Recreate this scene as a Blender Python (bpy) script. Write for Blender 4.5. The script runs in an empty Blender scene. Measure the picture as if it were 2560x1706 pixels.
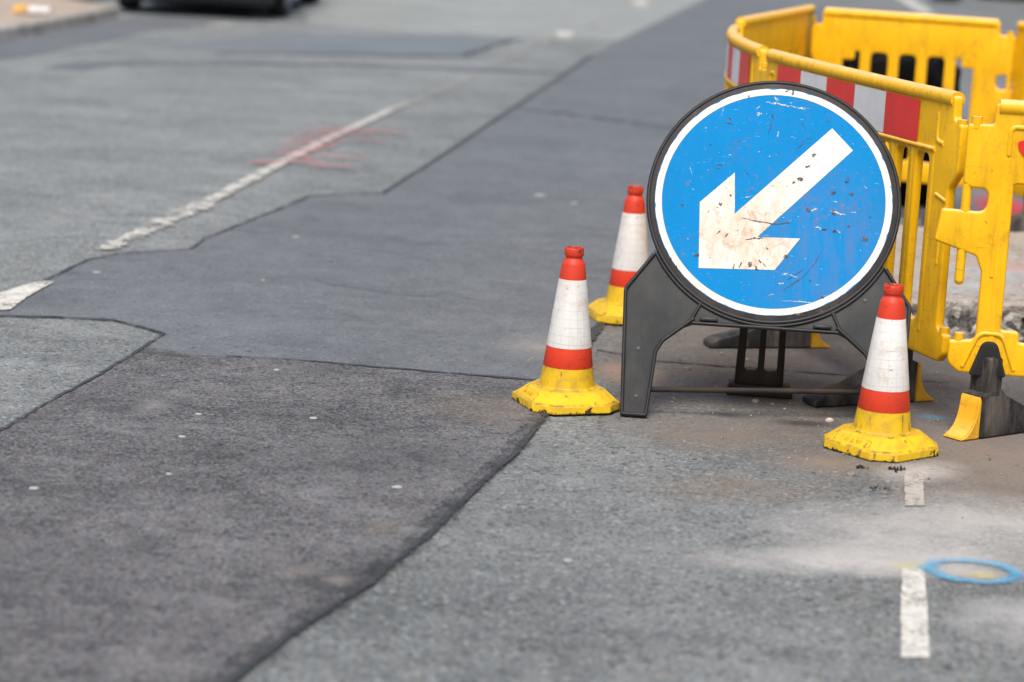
import bpy, bmesh, math, random
from mathutils import Vector, Matrix, noise as mn
from mathutils.geometry import delaunay_2d_cdt
R = math.radians
scene = bpy.context.scene
C = scene.collection

# ------------------------------------------------------------------ camera
cam_d = bpy.data.cameras.new('camera'); cam = bpy.data.objects.new('camera', cam_d); C.objects.link(cam)
cam_d.lens = 85; cam_d.sensor_width = 36; cam_d.sensor_fit = 'HORIZONTAL'
cam_d.clip_start = 0.1; cam_d.clip_end = 2000
pitch, roll = R(11.05), R(3.0)
fw = Vector((0, math.cos(pitch), -math.sin(pitch))); ax = Vector((1, 0, 0)); up = ax.cross(fw)
rt = math.cos(roll)*ax + math.sin(roll)*up; ut = -math.sin(roll)*ax + math.cos(roll)*up
m = Matrix((rt, ut, -fw)).transposed().to_4x4(); m.translation = Vector((0, 0, 1.65))
cam.matrix_world = m
cam_d.dof.use_dof = True; cam_d.dof.focus_distance = 7.5; cam_d.dof.aperture_fstop = 2.0
scene.camera = cam

# ------------------------------------------------------------------ light
w = bpy.data.worlds.new('World'); scene.world = w; w.use_nodes = True
nt = w.node_tree; sky = nt.nodes.new('ShaderNodeTexSky'); sky.sky_type = 'NISHITA'; sky.sun_disc = False
SUN_EL, SUN_AZ = R(58), R(190)          # azimuth from +Y (view direction) towards +X
sky.sun_elevation = SUN_EL; sky.sun_rotation = SUN_AZ
sky.air_density = 1.0; sky.dust_density = 4.0; sky.ozone_density = 0.3
nt.links.new(sky.outputs[0], nt.nodes['Background'].inputs[0]); nt.nodes['Background'].inputs[1].default_value = 0.085
sd = bpy.data.lights.new('sun', 'SUN'); sd.energy = 1.95; sd.angle = R(32); sd.color = (1.0, 0.955, 0.87)
sun = bpy.data.objects.new('sun', sd); C.objects.link(sun)
tos = Vector((math.sin(SUN_AZ)*math.cos(SUN_EL), math.cos(SUN_AZ)*math.cos(SUN_EL), math.sin(SUN_EL)))
sun.rotation_euler = tos.to_track_quat('Z', 'Y').to_euler()
scene.view_settings.view_transform = 'Standard'; scene.view_settings.look = 'None'
scene.view_settings.exposure = 0.72; scene.view_settings.gamma = 1.0

# ------------------------------------------------------------------ node helper
class NT:
    def __init__(s, name):
        s.m = bpy.data.materials.new(name); s.m.use_nodes = True; s.t = s.m.node_tree
        s.b = s.t.nodes['Principled BSDF']; s.out = s.t.nodes['Material Output']
        s.tc = s.t.nodes.new('ShaderNodeTexCoord'); s.P = s.tc.outputs['Object']
    def put(s, sock, v):
        if isinstance(v, bpy.types.NodeSocket): s.t.links.new(v, sock)
        elif isinstance(v, (tuple, list)):
            v = tuple(v)
            if sock.type == 'RGBA' and len(v) == 3: v = v+(1,)
            sock.default_value = v
        else: sock.default_value = v
    def math(s, op, a, b=0.0, c=0.0, clamp=False):
        n = s.t.nodes.new('ShaderNodeMath'); n.operation = op; n.use_clamp = clamp
        s.put(n.inputs[0], a); s.put(n.inputs[1], b); s.put(n.inputs[2], c); return n.outputs[0]
    def mix(s, f, a, b, bt='MIX'):
        n = s.t.nodes.new('ShaderNodeMix'); n.data_type = 'RGBA'; n.blend_type = bt
        s.put(n.inputs[0], f); s.put(n.inputs[6], a); s.put(n.inputs[7], b); return n.outputs[2]
    def noise(s, scale, detail=2, rough=.5, vec=None, dist=0):
        n = s.t.nodes.new('ShaderNodeTexNoise'); s.put(n.inputs['Vector'], vec or s.P)
        n.inputs['Scale'].default_value = scale; n.inputs['Detail'].default_value = detail
        n.inputs['Roughness'].default_value = rough; n.inputs['Distortion'].default_value = dist
        return n.outputs[0]
    def vor(s, scale, vec=None, out='Color', feat='F1'):
        n = s.t.nodes.new('ShaderNodeTexVoronoi'); n.feature = feat; s.put(n.inputs['Vector'], vec or s.P)
        n.inputs['Scale'].default_value = scale; return n.outputs[out]
    def map(s, loc=(0,0,0), rot=(0,0,0), scale=(1,1,1), vec=None, typ='POINT'):
        n = s.t.nodes.new('ShaderNodeMapping'); n.vector_type = typ; s.put(n.inputs[0], vec or s.P)
        n.inputs[1].default_value = loc; n.inputs[2].default_value = rot; n.inputs[3].default_value = scale
        return n.outputs[0]
    def ramp(s, v, a, b, lo=0., hi=1.):
        n = s.t.nodes.new('ShaderNodeMapRange'); s.put(n.inputs[0], v)
        for i, q in enumerate((a, b, lo, hi)): n.inputs[i+1].default_value = q
        return n.outputs[0]
    def sep(s, v=None):
        n = s.t.nodes.new('ShaderNodeSeparateXYZ'); s.put(n.inputs[0], v or s.P); return n.outputs
    def blob(s, x, y, rx, ry, rot=0, z=0, rz=1):
        v = s.map((x, y, z), (0, 0, rot), (rx, ry, rz), typ='TEXTURE')
        n = s.t.nodes.new('ShaderNodeTexGradient'); n.gradient_type = 'SPHERICAL'; s.put(n.inputs[0], v); return n.outputs[1]
    def bump(s, h, strength=.5, dist=.002):
        n = s.t.nodes.new('ShaderNodeBump'); n.inputs['Strength'].default_value = strength
        n.inputs['Distance'].default_value = dist; s.put(n.inputs['Height'], h); s.put(s.b.inputs['Normal'], n.outputs[0])
    def rnd(s):
        return s.t.nodes.new('ShaderNodeObjectInfo').outputs['Random']
    def shifted(s):
        "object coordinates moved by the object's own random number, so copies differ"
        c = s.t.nodes.new('ShaderNodeCombineXYZ'); r = s.rnd()
        s.put(c.inputs[0], s.math('MULTIPLY', r, 7.3)); s.put(c.inputs[1], s.math('MULTIPLY', r, 3.1)); s.put(c.inputs[2], s.math('MULTIPLY', r, 5.7))
        a = s.t.nodes.new('ShaderNodeVectorMath'); a.operation = 'ADD'; s.put(a.inputs[0], s.P); s.put(a.inputs[1], c.outputs[0]); return a.outputs[0]
    def done(s, col, rough=.6, spec=.5, alpha=None, metal=0):
        s.put(s.b.inputs['Base Color'], col); s.put(s.b.inputs['Roughness'], rough)
        s.b.inputs['Specular IOR Level'].default_value = spec; s.put(s.b.inputs['Metallic'], metal)
        if alpha is not None: s.put(s.b.inputs['Alpha'], alpha)
        return s.m

# ------------------------------------------------------------------ materials
def asphalt(name, lo, hi, warm=(.2,.15,.1), warm_amt=.25, grain=170, contrast=1.0, extra=None, bumpd=.004):
    n = NT(name)
    st = n.vor(grain); g1 = n.sep(st)[0]; g2 = n.noise(grain*.55, 3, .7); g3 = n.noise(9, 4, .6)
    big = n.noise(1.1, 5, .62, dist=.6)
    streak = n.noise(1, 5, .6, vec=n.map(scale=(.7, 1.6, 1)))
    v = n.math('MULTIPLY_ADD', n.math('SUBTRACT', g1, .5), .55*contrast, .5)
    v = n.math('MULTIPLY_ADD', n.math('SUBTRACT', g2, .5), 1.5*contrast, v)
    v = n.math('MULTIPLY_ADD', n.math('SUBTRACT', g3, .5), .75, v)
    v = n.math('MULTIPLY_ADD', n.math('SUBTRACT', big, .5), .9, v)
    v = n.math('MULTIPLY_ADD', n.math('SUBTRACT', streak, .5), .45, v, clamp=True)
    col = n.mix(v, lo, hi)
    # warm and pale stones
    wv = n.math('GREATER_THAN', n.sep(n.vor(grain*.8))[1], .86)
    col = n.mix(n.math('MULTIPLY', wv, warm_amt), col, warm)
    pale = n.math('GREATER_THAN', n.sep(n.vor(grain*.6))[2], .965)
    col = n.mix(n.math('MULTIPLY', pale, .28), col, tuple(min(1, 2.1*q) for q in hi))
    dark = n.math('GREATER_THAN', n.sep(n.vor(grain*.45))[0], .95)
    col = n.mix(n.math('MULTIPLY', dark, .6), col, tuple(.4*q for q in lo))
    stain = n.ramp(n.noise(2.6, 5, .65, dist=.4), .56, .72)
    col = n.mix(n.math('MULTIPLY', stain, .28), col, tuple(.6*q for q in lo))
    if extra: col = extra(n, col)
    n.bump(n.math('ADD', n.math('MULTIPLY', g2, 1.0), n.math('MULTIPLY', n.vor(grain, out='Distance'), 1.2)), .7, bumpd)
    return n.done(col, n.ramp(g3, .3, .7, .60, .80), .5)

def base_extra(n, col):
    w1 = n.noise(1, 6, .68, vec=n.map(scale=(1.6, 2.4, 1)), dist=.5); w2 = n.noise(1, 5, .7, vec=n.map(scale=(12, 18, 1)), dist=.3)
    ww = n.math('ADD', n.math('MULTIPLY', w1, .6), n.math('MULTIPLY', w2, .4))
    col = n.mix(n.ramp(ww, .48, .36, 0, .38), col, (.06,.068,.068))
    col = n.mix(n.ramp(ww, .54, .68, 0, .30), col, (.36,.37,.355))
    # the running lane on the far side is worn paler than the side being dug
    s = n.sep(); lane = n.math('SUBTRACT', s[0], n.math('MULTIPLY', s[1], .145))
    col = n.mix(n.ramp(lane, -2.2, -3.4), col, n.mix(.5, col, n.mix(1.0, col, (1.5,1.5,1.48), 'MULTIPLY')))
    k = n.noise(5, 6, .7, dist=.5); k2 = n.noise(60, 3, .7)
    def lay(col, mask, amt, tint, lo=.35, hi=.75):
        mm = n.math('MULTIPLY', n.math('MULTIPLY', mask, amt), n.ramp(n.math('ADD', n.math('MULTIPLY', k, .7), n.math('MULTIPLY', k2, .4)), lo, hi), clamp=True)
        return n.mix(mm, col, tint)
    # brown mud trodden around the sign and barriers, plus painted shade under the sign
    col = lay(col, n.math('POWER', n.blob(1.15, 8.3, 1.15, 1.9, .1), .6), 1.15, (.125,.103,.090), .25, .6)  # mud tint deepened to paint in the shadow under the sign
    col = lay(col, n.math('POWER', n.blob(1.75, 7.0, .75, .9, .2), .6), 1.25, (.22,.185,.16), .25, .6)
    col = lay(col, n.blob(.62, 7.15, .4, .3, .2), 1.0, (.20,.165,.135), .3, .6)
    col = lay(col, n.blob(.93, 6.85, .22, .16, .1), 1.0, (.24,.19,.15), .3, .6)
    col = lay(col, n.blob(.40, 8.0, .14, .25, 0), 2.0, (.30,.21,.16), .3, .6)
    col = lay(col, n.blob(.62, 6.5, .35, .22, 0), .9, (.22,.15,.10), .4, .7)
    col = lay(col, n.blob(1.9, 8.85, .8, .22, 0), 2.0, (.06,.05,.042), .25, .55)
    # small dark marks
    col = lay(col, n.blob(.93, 7.36, .13, .06, 0), 1.5, (.05,.048,.046), .3, .6)
    col = lay(col, n.blob(.70, 7.42, .10, .05, 0), 1.2, (.05,.05,.05), .3, .6)
    col = lay(col, n.blob(1.45, 8.05, .18, .3, .3), 1.6, (.07,.055,.05), .3, .6)
    # white saw dust blown across the lane line
    dust = (.47,.46,.45)
    col = lay(col, n.math('POWER', n.blob(1.08, 6.05, .46, .42, -.2), .8), 1.5, dust, .27, .74)
    col = lay(col, n.math('POWER', n.blob(.88, 5.82, .46, .15, .16), .8), 1.7, dust, .28, .72)
    col = lay(col, n.math('POWER', n.blob(1.32, 6.3, .36, .36, .5), .9), 1.15, dust, .3, .75)
    col = lay(col, n.math('POWER', n.blob(1.20, 6.80, .22, .13, .9), .9), 1.2, (.50,.49,.48), .3, .7)
    col = lay(col, n.math('POWER', n.blob(1.22, 5.38, .20, .22, 0), .7), 1.2, (.40,.40,.41), .3, .65)
    col = lay(col, n.math('POWER', n.blob(1.17, 5.77, .10, .05, 0), .7), 1.2, (.46,.44,.42), .3, .7)
    # yellow spray at the head of the lane line
    col = lay(col, n.blob(1.02, 5.80, .075, .06, 0), .9, (.52,.47,.16), .3, .75)
    col = lay(col, n.blob(1.19, 5.755, .06, .04, 0), .8, (.55,.47,.10), .35, .6)
    # red marking paint and blue drips behind the barrier
    col = lay(col, n.blob(2.60, 12.6, .20, 1.0, -.05), 3.0, (.55,.05,.08), .35, .6)
    col = lay(col, n.blob(1.36, 7.55, .07, .05, 0), 1.4, (.12,.25,.36), .35, .6)
    return col

def patch_extra(n, col, mot=1.0):
    # rain-washed mottling, darker oily areas and paler rubbed ones
    w1 = n.noise(1, 6, .68, vec=n.map(scale=(2.2, 3.6, 1)), dist=.5); w2 = n.noise(1, 5, .7, vec=n.map(scale=(9, 16, 1)), dist=.3)
    ww = n.math('ADD', n.math('MULTIPLY', w1, .65), n.math('MULTIPLY', w2, .35))
    col = n.mix(n.ramp(ww, .49, .36, 0, .62*mot), col, (.024,.028,.031))
    col = n.mix(n.ramp(ww, .53, .68, 0, .42*mot), col, (.26,.262,.272))
    k = n.noise(7, 6, .7, dist=.5); k2 = n.noise(70, 3, .7)
    def lay(col, mask, amt, tint, lo=.35, hi=.7):
        mm = n.math('MULTIPLY', n.math('MULTIPLY', mask, amt), n.ramp(n.math('ADD', n.math('MULTIPLY', k, .7), n.math('MULTIPLY', k2, .4)), lo, hi), clamp=True)
        return n.mix(mm, col, tint)
    col = lay(col, n.blob(-.30, 5.89, .05, .08, 0), 1.1, (.22,.165,.11), .4, .75)
    col = lay(col, n.blob(-.37, 5.41, .05, .06, 0), 1.1, (.26,.23,.20), .4, .75)
    col = lay(col, n.blob(-.47, 5.47, .06, .07, 0), 1.0, (.22,.19,.17), .4, .75)
    col = lay(col, n.blob(-1.07, 7.10, .08, .12, 0), 1.5, (.22,.21,.21))
    col = lay(col, n.blob(-.05, 7.3, .3, .3, 0), .8, (.20,.16,.12))
    col = lay(col, n.blob(.12, 8.35, .2, .3, 0), 1.5, (.27,.25,.24))
    col = lay(col, n.blob(-.35, 6.6, .35, .5, 0), .8, (.055,.055,.06))
    col = lay(col, n.blob(-1.15, 5.3, .35, .6, 0), .7, (.055,.055,.06))
    return col

M = {}
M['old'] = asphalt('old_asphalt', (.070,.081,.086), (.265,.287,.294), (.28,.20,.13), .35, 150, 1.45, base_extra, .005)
M['new'] = asphalt('new_asphalt', (.090,.099,.109), (.182,.198,.217), (.16,.14,.12), .12, 230, .85, lambda n, c: patch_extra(n, c, .35), .002)
M['patch'] = asphalt('weathered_patch_asphalt', (.029,.030,.035), (.196,.197,.208), (.28,.20,.12), .32, 190, 1.4, patch_extra, .0025)
M['patch_far'] = asphalt('far_patch_asphalt', (.125,.145,.160), (.215,.24,.26), (.2,.16,.12), .12, 200, .8)
def tar():
    n = NT('tar_seam'); a = n.noise(60, 4, .7); b = n.noise(7, 4, .65)
    c = n.mix(n.noise(90, 3, .7), (.016,.017,.019), (.075,.077,.08))
    n.bump(n.noise(140, 3, .6), .5, .003)
    return n.done(c, .55, .5, n.ramp(n.math('ADD', n.math('MULTIPLY', a, .6), n.math('MULTIPLY', b, .6)), .46, .60))
def smear():
    n = NT('tar_smear'); c = n.mix(n.noise(90, 3, .7), (.02,.021,.023), (.07,.072,.076))
    return n.done(c, .6, .4, n.ramp(n.math('ADD', n.math('MULTIPLY', n.noise(130, 4, .75), .75), n.math('MULTIPLY', n.noise(12, 4, .65), .5)), .58, .76, 0, .8))
M['smear'] = smear()
M['pale'] = asphalt('pale_asphalt', (.19,.203,.200), (.37,.39,.38), (.3,.25,.2), .1, 120, .7)
M['tar'] = tar()
M['paving'] = asphalt('pavement_concrete', (.33,.25,.20), (.52,.42,.35), (.36,.26,.18), .2, 60, .6)
M['kerbst'] = asphalt('kerb_stone', (.20,.18,.15), (.55,.52,.47), (.3,.22,.12), .3, 30, .9)
def slab_extra(n, col):
    z = n.sep()[2]
    st = n.sep(n.vor(26))[0]; fine = n.noise(90, 4, .7)
    face = n.math('MULTIPLY', n.ramp(z, .118, .10), 1.0)
    rub = n.mix(n.ramp(n.math('ADD', n.math('MULTIPLY', st, .6), n.math('MULTIPLY', fine, .6)), .35, .85), (.02,.02,.02), (.50,.47,.44))
    col = n.mix(face, col, rub)
    k = n.noise(7, 5, .7)
    for (x, y, rx, ry, t) in ((1.95,9.7,.3,.25,(.35,.50,.60)), (1.75,9.35,.25,.2,(.36,.48,.56)), (2.1,9.9,.35,.2,(.55,.25,.25))):
        col = n.mix(n.math('MULTIPLY', n.blob(x, y, rx, ry), n.ramp(k, .42, .6), clamp=True), col, t)
    return col
M['slab'] = asphalt('dusty_concrete', (.27,.235,.21), (.46,.42,.385), (.34,.26,.2), .2, 90, .6, slab_extra)

def paint(name, col, cover=.5, edge=0.06, dirty=(.25,.24,.22), scale=70):
    "thermoplastic or spray paint, worn through to the road in flecks"
    n = NT(name); a = n.noise(scale, 4, .7); b = n.noise(9, 3, .6)
    mk = n.math('ADD', n.math('MULTIPLY', a, .7), n.math('MULTIPLY', b, .5))
    al = n.ramp(mk, 1-cover-edge, 1-cover+edge)
    c = n.mix(n.ramp(n.noise(30, 4, .7), .45, .75), col, dirty)
    n.bump(n.noise(160, 3, .6), .5, .002)
    return n.done(c, .75, .3, al)
M['white_line'] = paint('white_road_paint', (.64,.63,.59), .485, .08, (.40,.38,.34))
M['worn_line'] = paint('worn_white_road_paint', (.60,.59,.55), .405, .05, (.45,.43,.38))
M['fade_line'] = paint('thin_white_road_paint', (.60,.59,.55), .45, .10, (.42,.40,.36), 45)
M['ghost_line'] = paint('dusty_white_road_paint', (.44,.42,.39), .50, .12, (.36,.32,.29))
M['tan_line'] = paint('faded_tan_road_paint', (.42,.39,.34), .36, .08, (.33,.29,.24))
M['spray_red'] = paint('red_spray_paint', (.64,.19,.19), .345, .15, (.45,.16,.16), 110)
def ring_paint():
    n = NT('blue_spray_paint'); s = n.sep()
    dx = n.math('DIVIDE', n.math('SUBTRACT', s[0], 1.168), .118); dy = n.math('DIVIDE', n.math('SUBTRACT', s[1], 5.765), .100)
    r = n.math('SQRT', n.math('ADD', n.math('MULTIPLY', dx, dx), n.math('MULTIPLY', dy, dy)))
    off = n.math('DIVIDE', n.math('ABSOLUTE', n.math('SUBTRACT', n.math('ADD', r, n.math('MULTIPLY', n.math('SUBTRACT', n.noise(9, 2), .5), .3)), .92)), .27)
    cov = n.math('ADD', n.math('SUBTRACT', .80, n.math('MULTIPLY', off, .85)), n.math('MULTIPLY', n.math('SUBTRACT', n.math('ADD', n.math('MULTIPLY', n.noise(170, 3, .75), .65), n.math('MULTIPLY', n.noise(28, 3, .7), .35)), .5), 3.6))
    c = n.mix(n.ramp(n.noise(25, 4, .7), .35, .65), (.05,.33,.60), (.14,.43,.66))
    return n.done(c, .75, .3, n.ramp(cov, .0, .9, 0, .85))
M['spray_blue'] = ring_paint()
M['gum'] = NT('chewing_gum').done((.36,.37,.385), .8)

def yellow_plastic(name, col, dirt_amt=.5, topdust=.0, grime=(.20,.13,.03), scuff=.35):
    n = NT(name); v = n.shifted()
    c = n.mix(n.ramp(n.noise(3.5, 4, .6, v), .35, .7), col, tuple(q*.86 for q in col))
    st = n.noise(1, 6, .7, n.map(scale=(26, 26, 5), vec=v))
    c = n.mix(n.math('MULTIPLY', n.ramp(st, .50, .68), dirt_amt*.75), c, grime)
    sp = n.noise(60, 4, .7, v)
    c = n.mix(n.math('MULTIPLY', n.ramp(sp, .62, .67), scuff), c, (.05,.04,.03))
    fl = n.noise(13, 6, .75, v, .8)
    c = n.mix(n.math('MULTIPLY', n.ramp(fl, .55, .68), dirt_amt*.8), c, grime)
    hz = n.noise(1, 5, .7, n.map(scale=(7, 7, 60), vec=v)); c = n.mix(n.math('MULTIPLY', n.ramp(hz, .62, .68), scuff*.8), c, (.10,.07,.03))
    if topdust:
        g = n.t.nodes.new('ShaderNodeNewGeometry'); nz = n.sep(g.outputs['Normal'])[2]
        d = n.math('MULTIPLY', n.ramp(nz, .35, .8), n.ramp(n.noise(35, 5, .7, v), .25, .55, .35, 1))
        c = n.mix(n.math('MULTIPLY', d, topdust), c, (.86,.56,.26))
    n.bump(n.noise(220, 2, .5, v), .12, .001)
    return n.done(c, n.ramp(fl, .3, .7, .42, .62), .4)
M['barrier'] = yellow_plastic('yellow_barrier_plastic', (.97,.525,.001), .42, .85, (.25,.14,.015), .4)
M['toe'] = yellow_plastic('yellow_toe_plastic', (.88,.46,.02), .4, .3)
def cone_yellow():
    n = NT('yellow_cone_paint'); v = n.shifted(); z = n.sep()[2]
    c = n.mix(n.ramp(n.noise(5, 4, .6, v), .35, .7), (.78,.50,.012), (.68,.42,.014))
    c = n.mix(n.math('MULTIPLY', n.ramp(n.noise(16, 6, .75, v, .6), .47, .64), .55), c, (.34,.22,.04))
    ledge = n.math('MULTIPLY', n.ramp(z, .0225, .0250), n.ramp(z, .0315, .0275))
    c = n.mix(n.math('MULTIPLY', n.math('MULTIPLY', ledge, n.ramp(n.noise(30, 4, .7, v), .38, .58)), .75), c, (.22,.14,.03))
    roof = n.math('MULTIPLY', n.ramp(z, .0585, .061), n.ramp(z, .070, .064)); c = n.mix(n.math('MULTIPLY', n.math('MULTIPLY', roof, n.ramp(n.noise(26, 4, .7, v), .36, .58)), .6), c, (.28,.18,.04))
    # black rubber showing where the paint has chipped off the skirt
    lowz = n.ramp(z, .034, .006)
    ch = n.math('ADD', n.math('MULTIPLY', n.noise(24, 5, .7, v, .5), 1.0), n.math('MULTIPLY', lowz, .20))
    c = n.mix(n.math('MULTIPLY', n.ramp(ch, .725, .74), .95), c, (.012,.012,.013))
    c = n.mix(n.math('MULTIPLY', n.ramp(n.math('ADD', n.noise(90, 4, .7, v), n.math('MULTIPLY', n.ramp(z, .012, .0), .3)), .78, .8), .9), c, (.02,.02,.02))
    hair = n.noise(1, 3, .5, n.map(scale=(45, 45, 6), vec=v))
    c = n.mix(n.math('MULTIPLY', n.ramp(hair, .645, .67), .6), c, (.06,.04,.02))
    n.bump(n.noise(150, 3, .6, v), .15, .001)
    return n.done(c, .48, .4)
M['cone_y'] = cone_yellow()
def cone_red():
    n = NT('red_cone_sleeve'); v = n.shifted()
    c = n.mix(n.ramp(n.noise(6, 4, .6, v), .35, .7), (.72,.052,.018), (.60,.045,.02))
    c = n.mix(n.math('MULTIPLY', n.ramp(n.noise(40, 5, .75, v, .6), .57, .66), .6), c, (.20,.035,.02))
    return n.done(c, .5, .4)
M['cone_r'] = cone_red()
def collar_red():
    n = NT('scuffed_red_collar'); v = n.shifted(); z = n.sep()[2]
    c = n.mix(n.ramp(n.noise(6, 4, .6, v), .35, .7), (.70,.050,.018), (.55,.042,.02))
    k = n.math('ADD', n.noise(55, 5, .75, v, .6), n.math('MULTIPLY', n.ramp(z, .48, .5), .12))
    c = n.mix(n.math('MULTIPLY', n.ramp(k, .60, .66), .8), c, (.05,.018,.015))
    return n.done(c, .5, .4)
M['collar'] = collar_red()
def sleeve():
    n = NT('white_reflective_sleeve'); v = n.shifted(); s = n.sep()
    ang = n.math('ARCTAN2', s[1], s[0])
    wob = n.noise(3, 2, .5, v)
    a = n.math('FRACT', n.math('MULTIPLY', ang, 16/6.28318))
    l1 = n.math('LESS_THAN', a, .035)
    zz = n.math('ADD', n.math('MULTIPLY', s[2], 1/.0262), n.math('MULTIPLY', wob, .5))
    l2 = n.math('LESS_THAN', n.math('FRACT', zz), .055)
    ln = n.math('MAXIMUM', l1, l2)
    amp = n.ramp(n.noise(14, 4, .6, v), .35, .65, .10, .75)
    c = n.mix(n.ramp(n.noise(4, 4, .6, v), .35, .7), (.67,.665,.65), (.55,.53,.51))
    c = n.mix(n.math('MULTIPLY', ln, amp), c, (.36,.30,.27))
    c = n.mix(n.math('MULTIPLY', n.ramp(n.noise(12, 6, .75, v, .5), .49, .68), .6), c, (.42,.33,.26))
    c = n.mix(n.math('MULTIPLY', n.ramp(n.noise(70, 4, .7, v), .645, .69), .7), c, (.20,.10,.09))
    return n.done(c, .42, .5)
M['sleeve'] = sleeve()
def black_plastic(name, lo, hi, dust=(.20,.18,.16), damt=.35, rough=.5, sc=6):
    n = NT(name); v = n.shifted()
    c = n.mix(n.ramp(n.noise(sc, 5, .65, v), .3, .7), lo, hi)
    st = n.noise(1, 5, .65, n.map(scale=(9, 9, 2.5), vec=v))
    c = n.mix(n.math('MULTIPLY', n.ramp(st, .48, .75), damt), c, dust)
    c = n.mix(n.math('MULTIPLY', n.ramp(n.noise(80, 4, .75, v), .64, .72), damt), c, dust)
    n.bump(n.noise(240, 2, .5, v), .15, .001)
    return n.done(c, n.ramp(st, .3, .7, rough, rough+.2), .3)
M['frame'] = black_plastic('dark_grey_sign_frame', (.007,.007,.008), (.017,.016,.017), (.12,.105,.095), .35, .45)
M['rib'] = black_plastic('black_frame_rib', (.012,.012,.014), (.024,.024,.027), (.09,.075,.065), .3, .35)
M['legpanel'] = black_plastic('grey_leg_panel', (.024,.026,.028), (.044,.047,.050), (.15,.14,.13), .35, .55, 4)
M['backleg'] = black_plastic('muddy_black_stand', (.012,.009,.007), (.030,.021,.015), (.10,.065,.04), .45, .5)
M['foot'] = black_plastic('scuffed_black_foot', (.012,.012,.014), (.034,.034,.037), (.24,.20,.165), .8, .4, 8)
M['plug'] = black_plastic('black_plug', (.012,.012,.013), (.024,.024,.025), (.10,.09,.08), .2, .55)
M['rust'] = black_plastic('rusty_rod', (.016,.013,.012), (.036,.029,.025), (.12,.07,.045), .3, .6, 12)
M['sack'] = NT('black_polythene').done((.004,.004,.0045), .6, .1)
M['screw'] = NT('dull_screw').done((.05,.05,.055), .4, .5, metal=.6)
def sign_blue():
    n = NT('blue_sign_face')
    c = n.mix(n.ramp(n.noise(3.2, 5, .62), .35, .7), (.0,.210,.525), (.0,.188,.475))
    s = n.sep()
    # faded, rusty run-off down the lower right of the face
    fade = n.math('MULTIPLY', n.blob(.16, .55, .26, .38, 0, 0, 1), 1.7, clamp=True)
    st = n.noise(1, 6, .72, n.map(scale=(34, 5.5, 6)))
    c = n.mix(n.math('MULTIPLY', n.math('MULTIPLY', fade, n.ramp(st, .40, .68)), .55), c, (.11,.17,.38))
    f2 = n.math('MULTIPLY', n.blob(.12, .70, .30, .16, 0), 1.4, clamp=True)
    c = n.mix(n.math('MULTIPLY', n.math('MULTIPLY', f2, n.ramp(n.noise(26, 6, .75), .52, .68)), .6), c, (.18,.14,.22))
    c = n.mix(n.math('MULTIPLY', n.ramp(n.noise(75, 5, .75), .665, .70), .75), c, (.04,.05,.10))
    c = n.mix(n.math('MULTIPLY', n.ramp(n.noise(11, 7, .8, dist=.8), .56, .68), .55), c, (.08,.13,.25))
    c = n.mix(n.math('MULTIPLY', n.ramp(n.noise(38, 6, .8, dist=.5), .605, .66), .6), c, (.20,.12,.09))
    sc = n.noise(1, 4, .7, n.map(rot=(0, 0, .35), scale=(22, 160, 1)))
    c = n.mix(n.math('MULTIPLY', n.ramp(sc, .66, .69), .6), c, (.30,.52,.72))
    sc2 = n.noise(1, 4, .7, n.map(rot=(0, 0, -.9), scale=(18, 130, 1)))
    c = n.mix(n.math('MULTIPLY', n.ramp(sc2, .66, .69), .5), c, (.05,.08,.22))
    return n.done(c, n.ramp(st, .3, .7, .55, .7), .10)
M['blue'] = sign_blue()
def sign_white():
    n = NT('white_sign_sheeting')
    c = n.mix(n.ramp(n.noise(6, 4, .6), .35, .7), (.72,.70,.67), (.66,.63,.59))
    st = n.noise(1, 6, .75, n.map(scale=(30, 11, 6)))
    near = n.math('ADD', n.math('MULTIPLY', n.blob(-.06, .60, .30, .26), 1.3, clamp=True), .12)
    c = n.mix(n.math('MULTIPLY', n.math('MULTIPLY', near, n.ramp(st, .36, .62)), .85), c, (.56,.41,.28))
    c = n.mix(n.math('MULTIPLY', n.math('MULTIPLY', near, n.ramp(n.noise(20, 6, .78, dist=.7), .52, .66)), .7), c, (.36,.22,.12))
    c = n.mix(n.math('MULTIPLY', n.ramp(n.noise(55, 6, .78, dist=.6), .61, .66), .8), c, (.22,.12,.08))
    sc = n.noise(1, 4, .7, n.map(rot=(0, 0, .2), scale=(16, 140, 1)))
    c = n.mix(n.math('MULTIPLY', n.ramp(sc, .68, .72), .6), c, (.30,.18,.13))
    return n.done(c, .5, .4)
M['white'] = sign_white()
def chip():
    n = NT('bare_dark_chip'); return n.done(n.mix(n.ramp(n.noise(90, 4, .7), .4, .6), (.035,.032,.035), (.16,.085,.06)), .6, .3, n.ramp(n.noise(260, 3, .7), .40, .46))
M['chip'] = chip()
M['groove'] = NT('dark_groove').done((.05,.04,.02), .7)
def flake():
    n = NT('white_scratch'); return n.done(n.mix(n.noise(40, 3), (.74,.74,.68), (.45,.55,.55)), .6, .3, n.ramp(n.noise(300, 3, .7), .44, .52))
M['flake'] = flake()
def flat(name, col, rough=.5, metal=0, spec=.5): return NT(name).done(col, rough, spec, metal=metal)
def striper(name, col):
    n = NT(name); v = n.shifted()
    c = n.mix(n.ramp(n.noise(8, 4, .6, v), .4, .7), col, tuple(q*.85 for q in col))
    c = n.mix(n.math('MULTIPLY', n.ramp(n.noise(60, 4, .7, v), .67, .70), .7), c, (.5,.42,.30))
    return n.done(c, .38, .5)
M['s_red'] = striper('red_reflective', (.80,.026,.020)); M['s_white'] = striper('white_reflective', (.76,.77,.80))
M['car'] = flat('dark_car_paint', (.010,.011,.014), .25); M['tyre'] = flat('tyre_rubber', (.012,.012,.012), .85)
M['navy'] = flat('navy_car_paint', (.012,.018,.035), .3)
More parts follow.
